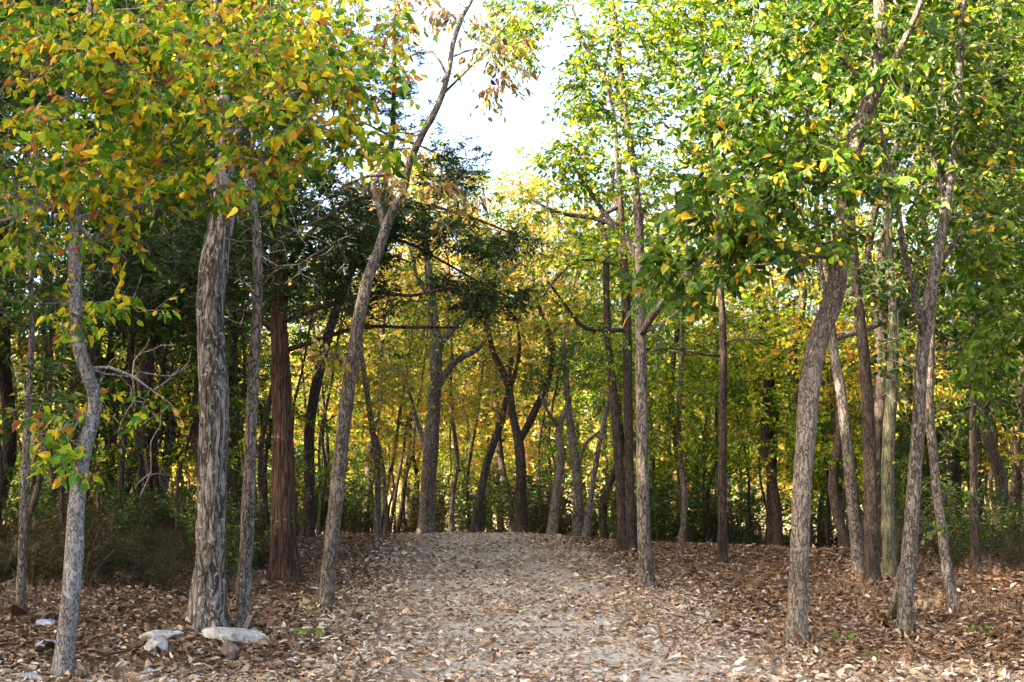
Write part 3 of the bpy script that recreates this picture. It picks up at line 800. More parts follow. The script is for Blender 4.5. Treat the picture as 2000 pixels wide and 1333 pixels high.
px_tree('tree', 'small candelabra-shaped tree with many bare grey twigs, left of the stout curving tree',
    [(1508, 1063, 24), (1506, 1000, 20), (1505, 920, 18), (1504, 830, 14), (1508, 740, 11), (1512, 680, 10), (1513, 630, 9)],
    limbs=[[(1513, 630, 7), (1495, 600, 6), (1475, 570, 5), (1455, 540, 4)], [(1513, 640, 7), (1535, 600, 6), (1560, 580, 4), (1590, 555, 3)], [(1505, 850, 9), (1490, 800, 8), (1455, 775, 7), (1415, 768, 6), (1350, 745, 4)], [(1513, 630, 6), (1510, 560, 5), (1495, 500, 4), (1480, 460, 3)], [(1506, 930, 9), (1492, 890, 7), (1478, 855, 5)], [(1512, 660, 6), (1525, 640, 5), (1590, 640, 4), (1640, 635, 3)]],
    blobs=[(1480, 700, 110, 90, .5, 1.4, 30)], bare=[(1500, 570, 110, 70, 0, .9, 60), (1380, 745, 70, 40, 0, .6, 12)],
    bark='bark_brown', leaf='leaf_gold', L=.065, per=3, nl=5, spread=.35, seed=18, twmat='twig_grey', sides=20, flare=.35)
px_tree('tree', 'forked dark tree splitting into a wide V at the end of the path',
    [(1018, 1038, 30), (1018, 980, 24), (1017, 920, 22), (1014, 875, 23), (1002, 810, 16), (992, 750, 15), (965, 690, 12), (950, 640, 10), (930, 580, 7)],
    limbs=[[(1015, 870, 15), (1035, 825, 14), (1055, 780, 13), (1072, 735, 12), (1080, 700, 11), (1072, 650, 9), (1050, 590, 7), (1040, 530, 5)], [(1000, 770, 8), (1008, 720, 8), (1015, 680, 6), (1010, 630, 4)], [(1018, 860, 5), (1040, 800, 4), (1060, 760, 3)]],
    blobs=[(980, 600, 110, 90, .3, 1.8, 70), (1070, 600, 90, 80, .3, 1.6, 50), (1000, 500, 100, 60, .3, 1.6, 36)],
    bark='bark_brown', leaf='leaf_gold', L=.075, per=4, nl=6, spread=.5, seed=19, sides=22, flare=.25)
px_tree('tree', 'large grey tree with a broad base and upswept limbs, left end of the far crest',
    [(834, 1031, 36), (836, 960, 33), (840, 890, 33), (847, 800, 28), (852, 700, 26), (849, 640, 24), (840, 560, 18), (832, 480, 14), (826, 400, 10)],
    limbs=[[(852, 690, 16), (870, 660, 14), (900, 625, 13), (940, 590, 11), (980, 545, 9), (1020, 510, 6)], [(852, 760, 14), (868, 735, 14), (890, 705, 12), (930, 685, 10), (945, 670, 6)], [(826, 910, 11), (815, 830, 10), (800, 770, 8), (785, 730, 6), (760, 700, 4)], [(845, 600, 9), (815, 540, 8), (800, 480, 6)]],
    blobs=[(790, 680, 90, 90, 0, 1.6, 50), (900, 620, 90, 70, .3, 1.6, 36), (960, 540, 80, 50, .3, 1.6, 30), (800, 540, 90, 80, .3, 1.6, 36), (840, 760, 50, 50, .3, 1, 12)],
    bark='bark_grey', leaf='leaf_lime', L=.075, per=4, nl=6, spread=.5, seed=20, sides=24, flare=.3)
px_tree('tree', 'dark trunk leaning right near the pale end of the path',
    [(928, 1033, 20), (938, 970, 18), (950, 910, 17), (966, 860, 16), (980, 820, 14), (990, 770, 11), (1000, 700, 7)],
    blobs=[(930, 780, 90, 60, .5, 1.6, 45), (1000, 700, 80, 60, .5, 1.4, 34)], bark='bark_brown', leaf='leaf_gold', L=.075, per=4, nl=6, spread=.5, seed=21, sides=16, cfun=lambda P, c: c ** .6)
px_tree('tree', 'winding orange-lit tree with a small fork, right of the V-shaped tree',
    [(1078, 1041, 22), (1085, 980, 19), (1093, 920, 17), (1096, 880, 17), (1090, 845, 15), (1098, 815, 13), (1112, 780, 8)],
    limbs=[[(1091, 840, 10), (1080, 820, 8), (1068, 800, 6), (1055, 770, 4)]],
    blobs=[(1120, 720, 80, 50, .2, 1.4, 40), (1060, 740, 60, 50, .2, 1.2, 24)], bark='bark_tan', leaf='leaf_green', L=.075, per=4, nl=6, spread=.5, seed=22, sides=16)
px_tree('tree', 'straight grey trunk with a low side limb, right of the winding orange-lit tree',
    [(1130, 1044, 24), (1129, 980, 20), (1126, 920, 19), (1120, 870, 18), (1112, 810, 15), (1105, 740, 12), (1100, 660, 9)],
    limbs=[[(1127, 930, 7), (1135, 890, 6), (1150, 860, 5), (1175, 840, 4)]],
    blobs=[(1110, 650, 90, 80, .3, 1.6, 50)], bark='bark_grey', leaf='leaf_green', L=.075, per=4, nl=6, spread=.5, seed=23, sides=16)
px_tree('tree', 'thin grey stem leaning right beside the dark double trunk',
    [(1144, 1054, 17), (1152, 990, 13), (1160, 930, 12), (1170, 870, 11), (1185, 800, 10), (1198, 730, 7)],
    blobs=[(1210, 740, 60, 70, .2, 1.0, 26)], bark='bark_grey', leaf='leaf_lime', L=.07, per=4, nl=6, spread=.4, seed=24, sides=14)
px_tree('tree', 'pair of thin grey stems with yellow leaves, left of the crest tree',
    [(737, 1053, 17), (738, 980, 14), (736, 900, 14), (726, 830, 13), (716, 760, 12), (706, 690, 10), (700, 600, 7)],
    extra_bases=[[(754, 1051, 10), (752, 960, 9), (746, 900, 8), (736, 860, 7)]],
    blobs=[(740, 780, 90, 90, .3, 1.4, 60), (680, 700, 80, 80, .3, 1.4, 40), (760, 900, 60, 40, .3, 1.2, 20)], bark='bark_grey', leaf='leaf_gold', L=.075, per=4, nl=6, spread=.45, seed=25, sides=14)

# ------------------------------------------------------------------ the dark left-hand wood
px_tree('tree', 'narrow grey trunk at the far left edge, rising from the leaf bank',
    [(38, 1212, 22), (43, 1110, 19), (46, 1000, 18), (50, 900, 17), (56, 780, 15), (62, 650, 13), (60, 500, 10)],
    blobs=[(60, 560, 120, 90, .6, 1.2, 50), (90, 760, 80, 80, .5, 1.0, 22), (40, 400, 150, 90, 1, 1.2, 40)], bare=[(100, 850, 90, 90, .1, .6, 18)],
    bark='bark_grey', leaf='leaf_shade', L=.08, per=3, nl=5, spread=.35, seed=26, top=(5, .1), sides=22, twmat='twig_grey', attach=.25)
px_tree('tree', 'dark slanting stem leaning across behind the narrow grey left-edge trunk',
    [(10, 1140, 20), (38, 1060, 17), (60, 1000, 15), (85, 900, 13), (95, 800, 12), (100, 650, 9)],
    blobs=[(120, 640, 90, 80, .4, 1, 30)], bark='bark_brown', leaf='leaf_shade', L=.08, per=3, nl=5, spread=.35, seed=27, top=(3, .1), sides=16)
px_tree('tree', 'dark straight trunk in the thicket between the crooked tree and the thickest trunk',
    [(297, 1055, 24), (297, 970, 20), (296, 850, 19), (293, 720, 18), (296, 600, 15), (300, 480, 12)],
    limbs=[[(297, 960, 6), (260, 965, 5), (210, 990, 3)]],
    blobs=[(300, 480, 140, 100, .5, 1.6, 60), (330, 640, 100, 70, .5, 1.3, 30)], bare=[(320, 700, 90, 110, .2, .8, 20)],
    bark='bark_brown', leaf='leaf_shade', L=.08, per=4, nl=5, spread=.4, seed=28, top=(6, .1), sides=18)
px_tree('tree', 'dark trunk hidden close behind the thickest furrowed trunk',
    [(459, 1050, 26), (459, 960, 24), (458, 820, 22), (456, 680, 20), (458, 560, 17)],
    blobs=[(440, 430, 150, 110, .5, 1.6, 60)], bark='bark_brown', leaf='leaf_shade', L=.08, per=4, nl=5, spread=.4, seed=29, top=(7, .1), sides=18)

# ------------------------------------------------------------------ cedar
def cedar_arr(E, D, tw, dense=1.0):
    return sprays(E, D, int(7 * dense), 9, .26, .075, droop=.15, tw=tw, twr=.002, lw=.2, lvar=.3, upn=.2, flat=.5)

def px_cedar(label, pts, limbs, blobs, bare, seed, top, flare=.5, bark='bark_cedar', sides=34):
    b = ground_at(pts[0][0], pts[0][1]); Y = b[1]; base = np.array([b[0], Y, float(gz(b[0], Y))]); sc = Y / F
    P = np.array([at(p[0], p[1], Y) for p in pts]); P[0] = base
    r_ = np.array([p[2] for p in pts]) * sc / 2
    k = 5
    P = np.concatenate([P, [P[-1] + np.array([top[1] * q / k, .05 * q, top[0] * q / k]) for q in range(1, k + 1)]]); r_ = np.concatenate([r_, r_[-1] * np.linspace(.85, .12, k)])
    root = empty('cedar_tree', base, label, 'tree')
    link('trunk', trunk_mesh(P, r_, seed, .13, flare, sides, .06, 1.0, 6).mesh('trunk', M[bark], base), root)
    tp, tr = resample(P, r_, .2)
    LM = []
    for lb in limbs:
        dyy = rng.normal(0, .25)
        lp = np.array([at(p[0], p[1], Y + dyy * i) for i, p in enumerate(lb)])
        j = np.argmin(np.linalg.norm(tp - lp[0], axis=1)); lp[0] = tp[j]
        LM.append(resample(lp, np.array([p[2] for p in lb]) * sc / 2, .2))
    tg = blob_points(blobs, Y); bt = blob_points(bare, Y)
    chains, E, D = grow(tp, tr, LM, np.concatenate([tg, bt]), seg=.25, tip=.0035, attach_from=int(len(tp) * .28), lift=-.04, wob=.07, pl=.2)
    isb = np.array([np.min(np.linalg.norm(bt - e, axis=1)) < 1e-4 for e in E])
    tw = Geo(); arr = cedar_arr(E[~isb], D[~isb], tw)
    wood(root, base, chains, M[bark], M['twig'], tw=tw, minpart=.012)
    put_leaves(root, base, 'cedar', arr, 'dia', 0, 'foliage')
    return root

px_cedar('red-brown cedar with stringy bark, fluted base and dark evergreen boughs, left of the path',
    [(556, 1138, 56), (555, 1060, 52), (553, 950, 50), (551, 830, 43), (548, 720, 41), (545, 640, 38), (542, 560, 33), (540, 460, 28), (538, 360, 23), (545, 250, 18)],
    limbs=[[(548, 640, 12), (600, 610, 11), (660, 590, 10), (740, 572, 8), (800, 578, 6), (880, 560, 4)], [(548, 680, 11), (620, 665, 9), (700, 640, 8), (800, 640, 6), (900, 640, 4)],
           [(546, 610, 11), (590, 540, 9), (680, 500, 7), (760, 470, 5)], [(545, 560, 11), (620, 440, 9), (700, 390, 8), (830, 400, 6), (960, 440, 5), (1030, 470, 3)], [(545, 540, 10), (640, 480, 8), (780, 470, 7), (880, 520, 5), (970, 570, 4), (1040, 600, 3)],
           [(548, 650, 10), (500, 620, 8), (440, 600, 6), (360, 600, 4)], [(546, 560, 9), (480, 520, 7), (400, 500, 5)], [(540, 380, 10), (620, 330, 8), (720, 300, 6), (800, 290, 4)]],
    blobs=[(640, 450, 160, 120, 0, 1.8, 260), (560, 350, 150, 120, 0, 1.6, 120), (800, 440, 140, 75, 0, 1.2, 120), (970, 485, 105, 34, 0, .9, 36), (965, 590, 95, 36, 0, .8, 32), (870, 350, 80, 40, 0, .8, 30), (640, 580, 160, 60, 0, 1.4, 80), (430, 530, 130, 130, .3, 1.5, 110), (320, 560, 140, 120, .6, 1.5, 110), (900, 560, 70, 40, 0, .6, 22), (200, 560, 120, 100, 1.0, 1.4, 60), (560, 180, 130, 140, 0, 1.3, 60), (560, -60, 150, 200, 0, 1.2, 50)],
    bare=[(700, 620, 180, 60, 0, .8, 70), (800, 560, 190, 80, 0, .9, 60), (660, 400, 150, 80, -.3, .9, 50), (500, 640, 140, 80, -.1, .9, 50), (350, 680, 130, 100, .2, 1.2, 40)], seed=31, top=(3, .2))
px_cedar('dark cedar with an open feathery top, standing behind the slender leaning tree',
    [(600, 1050, 26), (604, 950, 23), (606, 830, 22), (640, 660, 20), (690, 520, 18), (735, 420, 15), (762, 300, 13), (769, 200, 11), (770, 80, 9)],
    limbs=[[(766, 260, 5), (820, 285, 4), (870, 310, 3)], [(764, 260, 5), (690, 230, 3)]],
    blobs=[(740, 120, 100, 130, 0, 1.2, 62), (800, 220, 80, 70, 0, 1.0, 36), (900, 290, 70, 36, 0, .6, 24), (880, 330, 90, 40, 0, .8, 26), (690, 240, 90, 90, 0, 1.2, 30), (760, -80, 90, 100, 0, 1, 24)],
    bare=[(700, 700, 90, 70, 0, .8, 14)], seed=32, top=(2, 0), bark='bark_brown', sides=20)

rng = np.random.default_rng(22)
# ------------------------------------------------------------------ woodland behind and beside: prototypes and copies
def proto_tree(name, H, r0, crown, ntarget, bark, leaf, L, per, nl, spread, seed, kind='dia', lean=.3, fork=False, cpow=1.0, attach=.3, cat='tree', droop=.5, lw=.6, cedar=False):
    """crown: list of (z fraction, radius, half height fraction, share)"""
    lr = np.random.default_rng(seed)
    k = 9
    z = np.linspace(0, H * .86, k)
    P = np.stack([np.cumsum(lr.normal(0, .035 * H / k * 3, k)) * (z > 0) + lean * (z / H) ** 1.5, np.cumsum(lr.normal(0, .035 * H / k * 3, k)) * (z > 0), z], -1)
    r_ = r0 * (1 - .9 * (z / H) ** 1.1) + .008
    root = empty(name, (0, 0, 0))
    g = trunk_mesh(P, r_, seed, .06, .4, 14, .22, 2.0)
    link('trunk', g.mesh('trunk', M[bark]), root)
    tp, tr = resample(P, r_, .3)
    pts = []
    for zf, rad, hf, sh in crown:
        n = int(ntarget * sh)
        q = unit(lr.normal(size=(n, 3))) * lr.random((n, 1)) ** (1 / 2.4)
        cx = np.interp(zf * H, z, P[:, 0]); cyy = np.interp(zf * H, z, P[:, 1])
        c_ = np.stack([cx + q[:, 0] * rad, cyy + q[:, 1] * rad, zf * H + q[:, 2] * hf * H], -1)
        pts.append(c_)
    tg = np.concatenate(pts)
    lumps = vnoise(tg[:, 0] * .9 + seed, tg[:, 2] * .9 + tg[:, 1] * .7)
    tg = tg[lumps > .44]
    chains, E, D = grow(tp, tr, [], tg, seg=.45, tip=.005, attach_from=int(len(tp) * attach))
    tw = Geo()
    if cedar: arr = sprays(E, D, 8, 9, .42, .11, droop=.15, tw=tw, twr=.004, lw=.25, upn=.2)
    else: arr = sprays(E, D, per, nl, spread, L, droop, tw, twr=.003, lw=lw)
    wood(root, np.zeros(3), chains, M[bark], M['twig'], minpart=9, tw=tw)
    put_leaves(root, np.zeros(3), leaf, arr, kind, 0, 'crown', cpow=cpow)
    return root

protos = {}
full = [(.62, 2.6, .30, .75), (.30, 1.6, .16, .25)]
high = [(.70, 2.3, .24, .8), (.42, 1.5, .12, .2)]
protos['gold'] = proto_tree('tree', 12, .11, full, 330, 'bark_brown', 'leaf_gold', .10, 5, 7, .48, 101)
protos['gold2'] = proto_tree('tree', 11, .09, high, 280, 'bark_grey', 'leaf_gold', .10, 5, 7, .48, 102, lean=-.8)
protos['lime'] = proto_tree('tree', 13, .12, full, 380, 'bark_brown', 'leaf_lime', .10, 5, 7, .48, 103, lean=.5)
protos['lime2'] = proto_tree('tree', 10, .085, full, 280, 'bark_grey', 'leaf_lime', .095, 5, 7, .48, 104, lean=-.5)
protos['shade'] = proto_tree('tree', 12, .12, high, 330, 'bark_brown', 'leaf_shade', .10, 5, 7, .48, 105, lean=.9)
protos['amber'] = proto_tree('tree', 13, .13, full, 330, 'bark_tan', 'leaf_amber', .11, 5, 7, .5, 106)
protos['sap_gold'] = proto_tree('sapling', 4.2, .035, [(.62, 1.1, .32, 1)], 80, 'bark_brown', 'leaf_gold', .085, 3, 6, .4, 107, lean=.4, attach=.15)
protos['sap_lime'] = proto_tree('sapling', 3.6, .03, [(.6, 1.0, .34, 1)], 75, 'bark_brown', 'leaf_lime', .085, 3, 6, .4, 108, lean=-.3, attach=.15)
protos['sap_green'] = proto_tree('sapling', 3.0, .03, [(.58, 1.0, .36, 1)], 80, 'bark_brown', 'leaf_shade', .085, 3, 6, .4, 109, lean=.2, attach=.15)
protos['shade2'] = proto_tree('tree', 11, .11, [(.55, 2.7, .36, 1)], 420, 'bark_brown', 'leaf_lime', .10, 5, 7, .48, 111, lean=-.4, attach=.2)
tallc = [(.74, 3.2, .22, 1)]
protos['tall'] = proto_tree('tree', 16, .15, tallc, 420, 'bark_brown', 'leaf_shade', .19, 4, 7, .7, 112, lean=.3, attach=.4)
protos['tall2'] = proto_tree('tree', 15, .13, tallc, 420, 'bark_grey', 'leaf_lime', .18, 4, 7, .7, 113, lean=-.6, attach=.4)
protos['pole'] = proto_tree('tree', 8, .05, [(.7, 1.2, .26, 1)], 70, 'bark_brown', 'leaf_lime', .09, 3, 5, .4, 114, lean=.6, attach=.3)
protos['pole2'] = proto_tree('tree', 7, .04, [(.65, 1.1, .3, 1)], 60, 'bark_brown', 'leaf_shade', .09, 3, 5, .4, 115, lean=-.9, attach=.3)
protos['cedar'] = proto_tree('cedar_tree', 9, .13, [(.35, 1.8, .22, .5), (.62, 1.2, .22, .35), (.86, .6, .12, .15)], 300, 'bark_cedar', 'cedar', .1, 4, 6, .4, 110, lean=.1, attach=.12, cedar=True)
LBL = {
 'gold': ('brown-trunked tree with golden autumn leaves', 'golden trees'),
 'gold2': ('grey-trunked high-crowned tree with golden autumn leaves', 'high-crowned golden trees'),
 'lime': ('brown-trunked tree with yellow-green leaves', 'yellow-green trees'),
 'lime2': ('smaller grey-trunked tree with yellow-green leaves', 'smaller yellow-green trees'),
 'shade': ('dark-green-crowned tree with a brown leaning trunk', 'dark green trees'),
 'shade2': ('broad full-crowned tree with yellow-green leaves', 'broad-crowned trees'),
 'tall': ('tall dark trunk carrying a wide dark green canopy', 'tall dark canopy trees'),
 'tall2': ('tall grey trunk carrying a wide yellow-green canopy', 'tall yellow-green canopy trees'),
 'pole': ('thin dark pole-like tree with few yellow-green leaves', 'thin yellow-green pole trees'),
 'pole2': ('thin slanting dark tree with few green leaves', 'thin slanting trees'),
 'amber': ('tall tree with pale amber and orange leaves', 'amber trees'),
 'sap_gold': ('slim sapling with golden leaves', 'golden saplings'),
 'sap_lime': ('slim sapling with yellow-green leaves', 'yellow-green saplings'),
 'sap_green': ('slim sapling with dark green leaves', 'dark green saplings'),
 'cedar': ('dark evergreen cedar', 'background cedars'),
}
def zone(x, y):
    if y > 48: return 'far beyond the crest'
    p = 1000 + F * x / max(y, 1)
    if y < 33.5 and x < 0: return 'in the left-hand wood'
    if y < 33.5: return 'in the right-hand wood'
    if p < 640: return 'beyond the crest behind the cedar'
    if p < 1150: return 'beyond the end of the path'
    return 'beyond the crest behind the double trunk'
first = {k: True for k in protos}
def place(kind, x, y, s=1.0, rz=None, label=None, group=None, zs=1.0):
    o = protos[kind] if first[kind] else copy_tree(protos[kind])
    first[kind] = False
    o.location = (x, y, float(gz(x, y)) - .03)
    o.rotation_euler = (0, 0, rng.random() * 6.28 if rz is None else rz)
    o.scale = (s, s, s * zs)
    tag(o, label or (LBL[kind][0] + ' ' + zone(x, y)), 'sapling' if kind.startswith('sap') else 'tree', group or (LBL[kind][1] + ' ' + zone(x, y)))
    return o

def scatter(n, x0, x1, y0, y1, mind, ok=None, tries=40):
    pts = []
    for _ in range(n * tries):
        if len(pts) >= n: break
        x = rng.uniform(x0, x1); y = rng.uniform(y0, y1)
        if ok and not ok(x, y): continue
        if all((x - a)**2 + (y - b)**2 > mind * mind for a, b in pts): pts.append((x, y))
    return pts

def px_of(x, y): return 1000 + F * x / y
inview = lambda x, y: -150 < px_of(x, y) < 2150
def top_limit(px):
    # lowest allowed crown top (photo row) where the sky must stay open
    return 175 if 820 < px < 1110 else (40 if 760 < px < 1160 else -400)

cnt = 0
def plant(kind, x, y, s):
    H = {'gold': 12, 'gold2': 11, 'lime': 13, 'lime2': 10, 'shade': 12, 'shade2': 11, 'amber': 13, 'cedar': 9}.get(kind, 4) * 1.05
    px = px_of(x, y)
    zt = (HORIZON - top_limit(px)) / F * y + CAMZ - float(gz(x, y))
    s = min(s, max(.35, zt / H))
    return place(kind, x, y, s)

# middle distance, just behind the crest
for x, y in scatter(46, -22, 22, 34, 48, 2.0, inview):
    px = px_of(x, y)
    if px < 620: k = rng.choice(['shade', 'lime', 'lime2', 'cedar', 'gold'], p=[.3, .2, .15, .2, .15])
    elif px < 1000: k = rng.choice(['gold', 'gold2', 'lime', 'lime2'], p=[.4, .3, .15, .15])
    elif px < 1250: k = rng.choice(['lime2', 'shade', 'gold2'])
    else: k = rng.choice(['lime', 'gold', 'shade', 'lime2', 'gold2'], p=[.25, .2, .2, .2, .15])
    if 1095 < px < 1205 and rng.random() < .8: continue
    plant(k, x, y, rng.uniform(.75, 1.15))
# farther back
for x, y in scatter(60, -42, 42, 50, 92, 3.0, inview):
    px = px_of(x, y)
    if 1095 < px < 1205 and rng.random() < .8: continue
    if 860 < px < 1230: k = rng.choice(['amber', 'amber', 'gold', 'lime'])
    else: k = rng.choice(['lime', 'gold', 'gold2', 'amber', 'shade'], p=[.3, .25, .15, .2, .1])
    plant(k, x, y, rng.uniform(.9, 1.45))
# sunlit crowns closing the view under the sky gap
for k, (px, y, sc_) in enumerate([(880, 52, 1.5), (930, 58, 1.6), (985, 50, 1.5), (1040, 60, 1.7), (1090, 52, 1.5), (1150, 58, 1.8), (1210, 50, 1.6), (820, 56, 1.6), (960, 66, 1.8), (1060, 70, 1.9), (1290, 54, 1.7), (1400, 58, 1.8), (760, 50, 1.5)]):
    plant(['amber', 'lime', 'gold', 'shade2', 'amber', 'lime', 'shade2'][k % 7], (px - 1000) / F * y, y, sc_)
# left-hand wood beside the clearing (seen and just outside the frame)
for x, y in scatter(17, -14, -4.8, 19.5, 33, 1.7, lambda x, y: px_of(x, y) < 560):
    plant(rng.choice(['shade', 'cedar', 'lime2', 'gold2'], p=[.5, .3, .12, .08]), x, y, rng.uniform(.7, 1.05))
for x, y in scatter(9, 2.5, 9, 26.5, 33, 1.9, lambda x, y: 1280 < px_of(x, y) < 1640 and y > crest(x) + 1.0):
    plant(rng.choice(['shade2', 'lime', 'lime2']), x, y, rng.uniform(.85, 1.1))
for x, y in scatter(16, 6.5, 15, 21, 33, 1.7, lambda x, y: px_of(x, y) > 1600):
    plant(rng.choice(['shade', 'cedar', 'lime2', 'lime', 'gold'], p=[.35, .15, .2, .15, .15]), x, y, rng.uniform(.7, 1.05))
# (their shade lies on the clearing and the left-hand wood; the woods beyond the crest stay in the sun)
shade_rng = np.random.default_rng(77)
for ci, cx in enumerate([-11.2, -13.8, -16.8, -20.2, -24.0, -28.0]):
    for cy_ in np.arange(-11, 27, 3.0):
        x = cx + shade_rng.uniform(-.7, .7); y = cy_ + (1.5 if ci % 2 else 0) + shade_rng.uniform(-.6, .6)
        if not ((y < 1 and x < -12) or px_of(x, y) < -150 or y < -1) or y > 31 + .49 * (x + 3): continue
        place(['shade2', 'shade2', 'tall', 'tall2', 'tall', 'tall2'][ci] if shade_rng.random() < .85 else 'shade', x, y, shade_rng.uniform(.92, 1.12))
for x, y in scatter(8, -14, -5, 22.5, 29, 2.0, lambda x, y: px_of(x, y) < 480):
    place(rng.choice(['tall', 'tall2']), x, y, rng.uniform(.85, 1.05))
for x, y in scatter(9, 6.2, 14, 23, 32, 2.2, lambda x, y: px_of(x, y) > 1700):
    place(rng.choice(['tall', 'tall2']), x, y, rng.uniform(.85, 1.05))
for x, y in scatter(26, -14, -3.6, 19, 33, 1.0, lambda x, y: -40 < px_of(x, y) < 640):
    place(rng.choice(['pole', 'pole2']), x, y, rng.uniform(.8, 1.2))
for x, y in scatter(34, -10, 14, 33.5, 44, .9, lambda x, y: 600 < px_of(x, y) < 2050 and not 1095 < px_of(x, y) < 1205):
    place(rng.choice(['pole', 'pole2']), x, y, rng.uniform(.9, 1.5))
for x, y in scatter(12, 5, 13, 22, 32, 1.0, lambda x, y: 1600 < px_of(x, y) < 2050):
    place(rng.choice(['pole', 'pole2']), x, y, rng.uniform(.8, 1.2))
for x, y in scatter(7, 8, 20, 9, 30, 3.2, lambda x, y: px_of(x, y) > 2150):
    place(rng.choice(['lime', 'shade', 'gold']), x, y, rng.uniform(.9, 1.15))
# understorey saplings
for x, y in scatter(50, -16, 15, 34, 46, 1.2, inview):
    px = px_of(x, y)
    if 1100 < px < 1200 and rng.random() < .5: continue
    k = rng.choice(['sap_gold', 'sap_lime', 'sap_green'], p=[.5, .3, .2] if px < 980 else [.12, .33, .55])
    place(k, x, y, rng.uniform(.7, 1.3))
for x, y in scatter(34, -13, -4.2, 18.5, 32, 1.1, lambda x, y: -60 < px_of(x, y) < 600):
    place(rng.choice(['sap_green', 'sap_lime', 'sap_gold'], p=[.5, .35, .15]), x, y, rng.uniform(.6, 1.2))
for x, y in scatter(26, 5.5, 14, 22, 33, 1.1, lambda x, y: px_of(x, y) > 1640):
    place(rng.choice(['sap_green', 'sap_lime', 'sap_gold'], p=[.5, .3, .2]), x, y, rng.uniform(.6, 1.2))

# ------------------------------------------------------------------ brush at the wood's edge
def proto_shrub(seed, h, w, mat, L):
    lr = np.random.default_rng(seed)
    root = empty('shrub', (0, 0, 0))
    st, fo = Geo(), []
    n = 16
    ends = np.stack([lr.normal(0, w * .45, n), lr.normal(0, w * .45, n), h * lr.uniform(.45, 1, n)], -1)
    E, D = [], []
    for e in ends:
        b = np.array([e[0] * .2, e[1] * .2, -.03])
        c_ = np.array([e[0] * .4, e[1] * .4, e[2] * .7])
        s = np.linspace(0, 1, 7)[:, None]
        p = (1 - s)**2 * b + 2 * s * (1 - s) * c_ + s**2 * e
        tube(st, p, np.linspace(.006, .002, 7), 4)
        for q in range(2, 7): E.append(p[q]); D.append(unit(p[q] - p[q - 1]))
    arr = sprays(np.array(E), np.array(D), 3, 5, .2, L, .3, st, twr=.0015, lw=.6)
    link('stems', st.mesh('stems', M['twig']), root, 'stuff')
    put_leaves(root, np.zeros(3), mat, arr, 'dia', 0, 'foliage')
    return root
sh = [proto_shrub(201, .95, .55, 'brush', .045), proto_shrub(202, .7, .6, 'brush', .04), proto_shrub(203, 1.2, .6, 'leaf_shade', .055), proto_shrub(204, .5, .45, 'brush', .04)]
def shrub_zone(x, y):
    if y > 30: return 'beyond the crest'
    return 'left of the clearing' if x < 0 else 'right of the clearing'
SHL = [('bushy brown-green shrub in the thicket', 'brown-green thicket shrubs'), ('low spreading russet shrub in the thicket', 'russet thicket shrubs'),
       ('upright green leafy shrub in the dark thicket', 'green thicket shrubs'), ('small scrubby undergrowth bush in the thicket', 'small undergrowth bushes')]
used = [False] * 4
def put_shrub(k, x, y, s):
    o = sh[k] if not used[k] else copy_tree(sh[k]); used[k] = True
    o.location = (x, y, float(gz(x, y))); o.rotation_euler = (0, 0, rng.random() * 6.28); o.scale = (s, s, s)
    tag(o, SHL[k][0] + ' ' + shrub_zone(x, y), 'shrub', SHL[k][1] + ' ' + shrub_zone(x, y))
for x, y in scatter(62, -9.5, -3.0, 15.6, 24, .55, lambda x, y: -40 < px_of(x, y) < (470 if y < 19.5 else 510) and y > 17.3 - .25 * (x + 9)):
    put_shrub(int(rng.choice([0, 1, 2, 3], p=[.35, .3, .2, .15])), x, y, rng.uniform(.7, 1.25))
for x, y in scatter(34, 5.6, 12, 17.5, 25, .6, lambda x, y: 1735 < px_of(x, y) < 2050 and y > 19.5 - .3 * max(0, x - 7)):
    put_shrub(int(rng.choice([0, 1, 2, 3], p=[.3, .3, .15, .25])), x, y, rng.uniform(.6, 1.05))

for x, y in scatter(95, -14, 15, 33.5, 42, .75, lambda x, y: -50 < px_of(x, y) < 2050 and y > crest(x) + 1.6):
    px = px_of(x, y)
    put_shrub(int(rng.choice([0, 1, 2], p=[.3, .2, .5])), x, y, rng.uniform(1.3, 2.3))

# leafy bough reaching in from a tree just outside the right edge
px_tree('tree', 'green leafy bough reaching in over the right edge, in front of the brush',
    [(2130, 1200, 40), (2120, 1000, 36), (2112, 800, 33), (2108, 600, 30), (2110, 400, 26)],
    limbs=[[(2110, 620, 9), (2040, 560, 7), (1970, 500, 5), (1900, 530, 3)], [(2110, 720, 9), (2040, 660, 7), (1960, 640, 5), (1890, 670, 3)]],
    blobs=[(1940, 520, 90, 50, -.3, .5, 26), (1900, 560, 70, 40, -.3, .4, 14), (1950, 660, 80, 70, -.1, .6, 34), (1890, 740, 60, 40, -.1, .4, 9), (2040, 600, 80, 150, 0, .8, 40), (2080, 200, 150, 250, 0, 1.2, 50)],
    bark='bark_grey', leaf='leaf_green', L=.10, per=3, nl=5, spread=.18, droop=.8, lw=.5, single=220, seed=41, top=(4, .2), attach=.3, upn=.2, cfun=lambda P, c: np.clip(.3 + .62 * c, 0, 1))

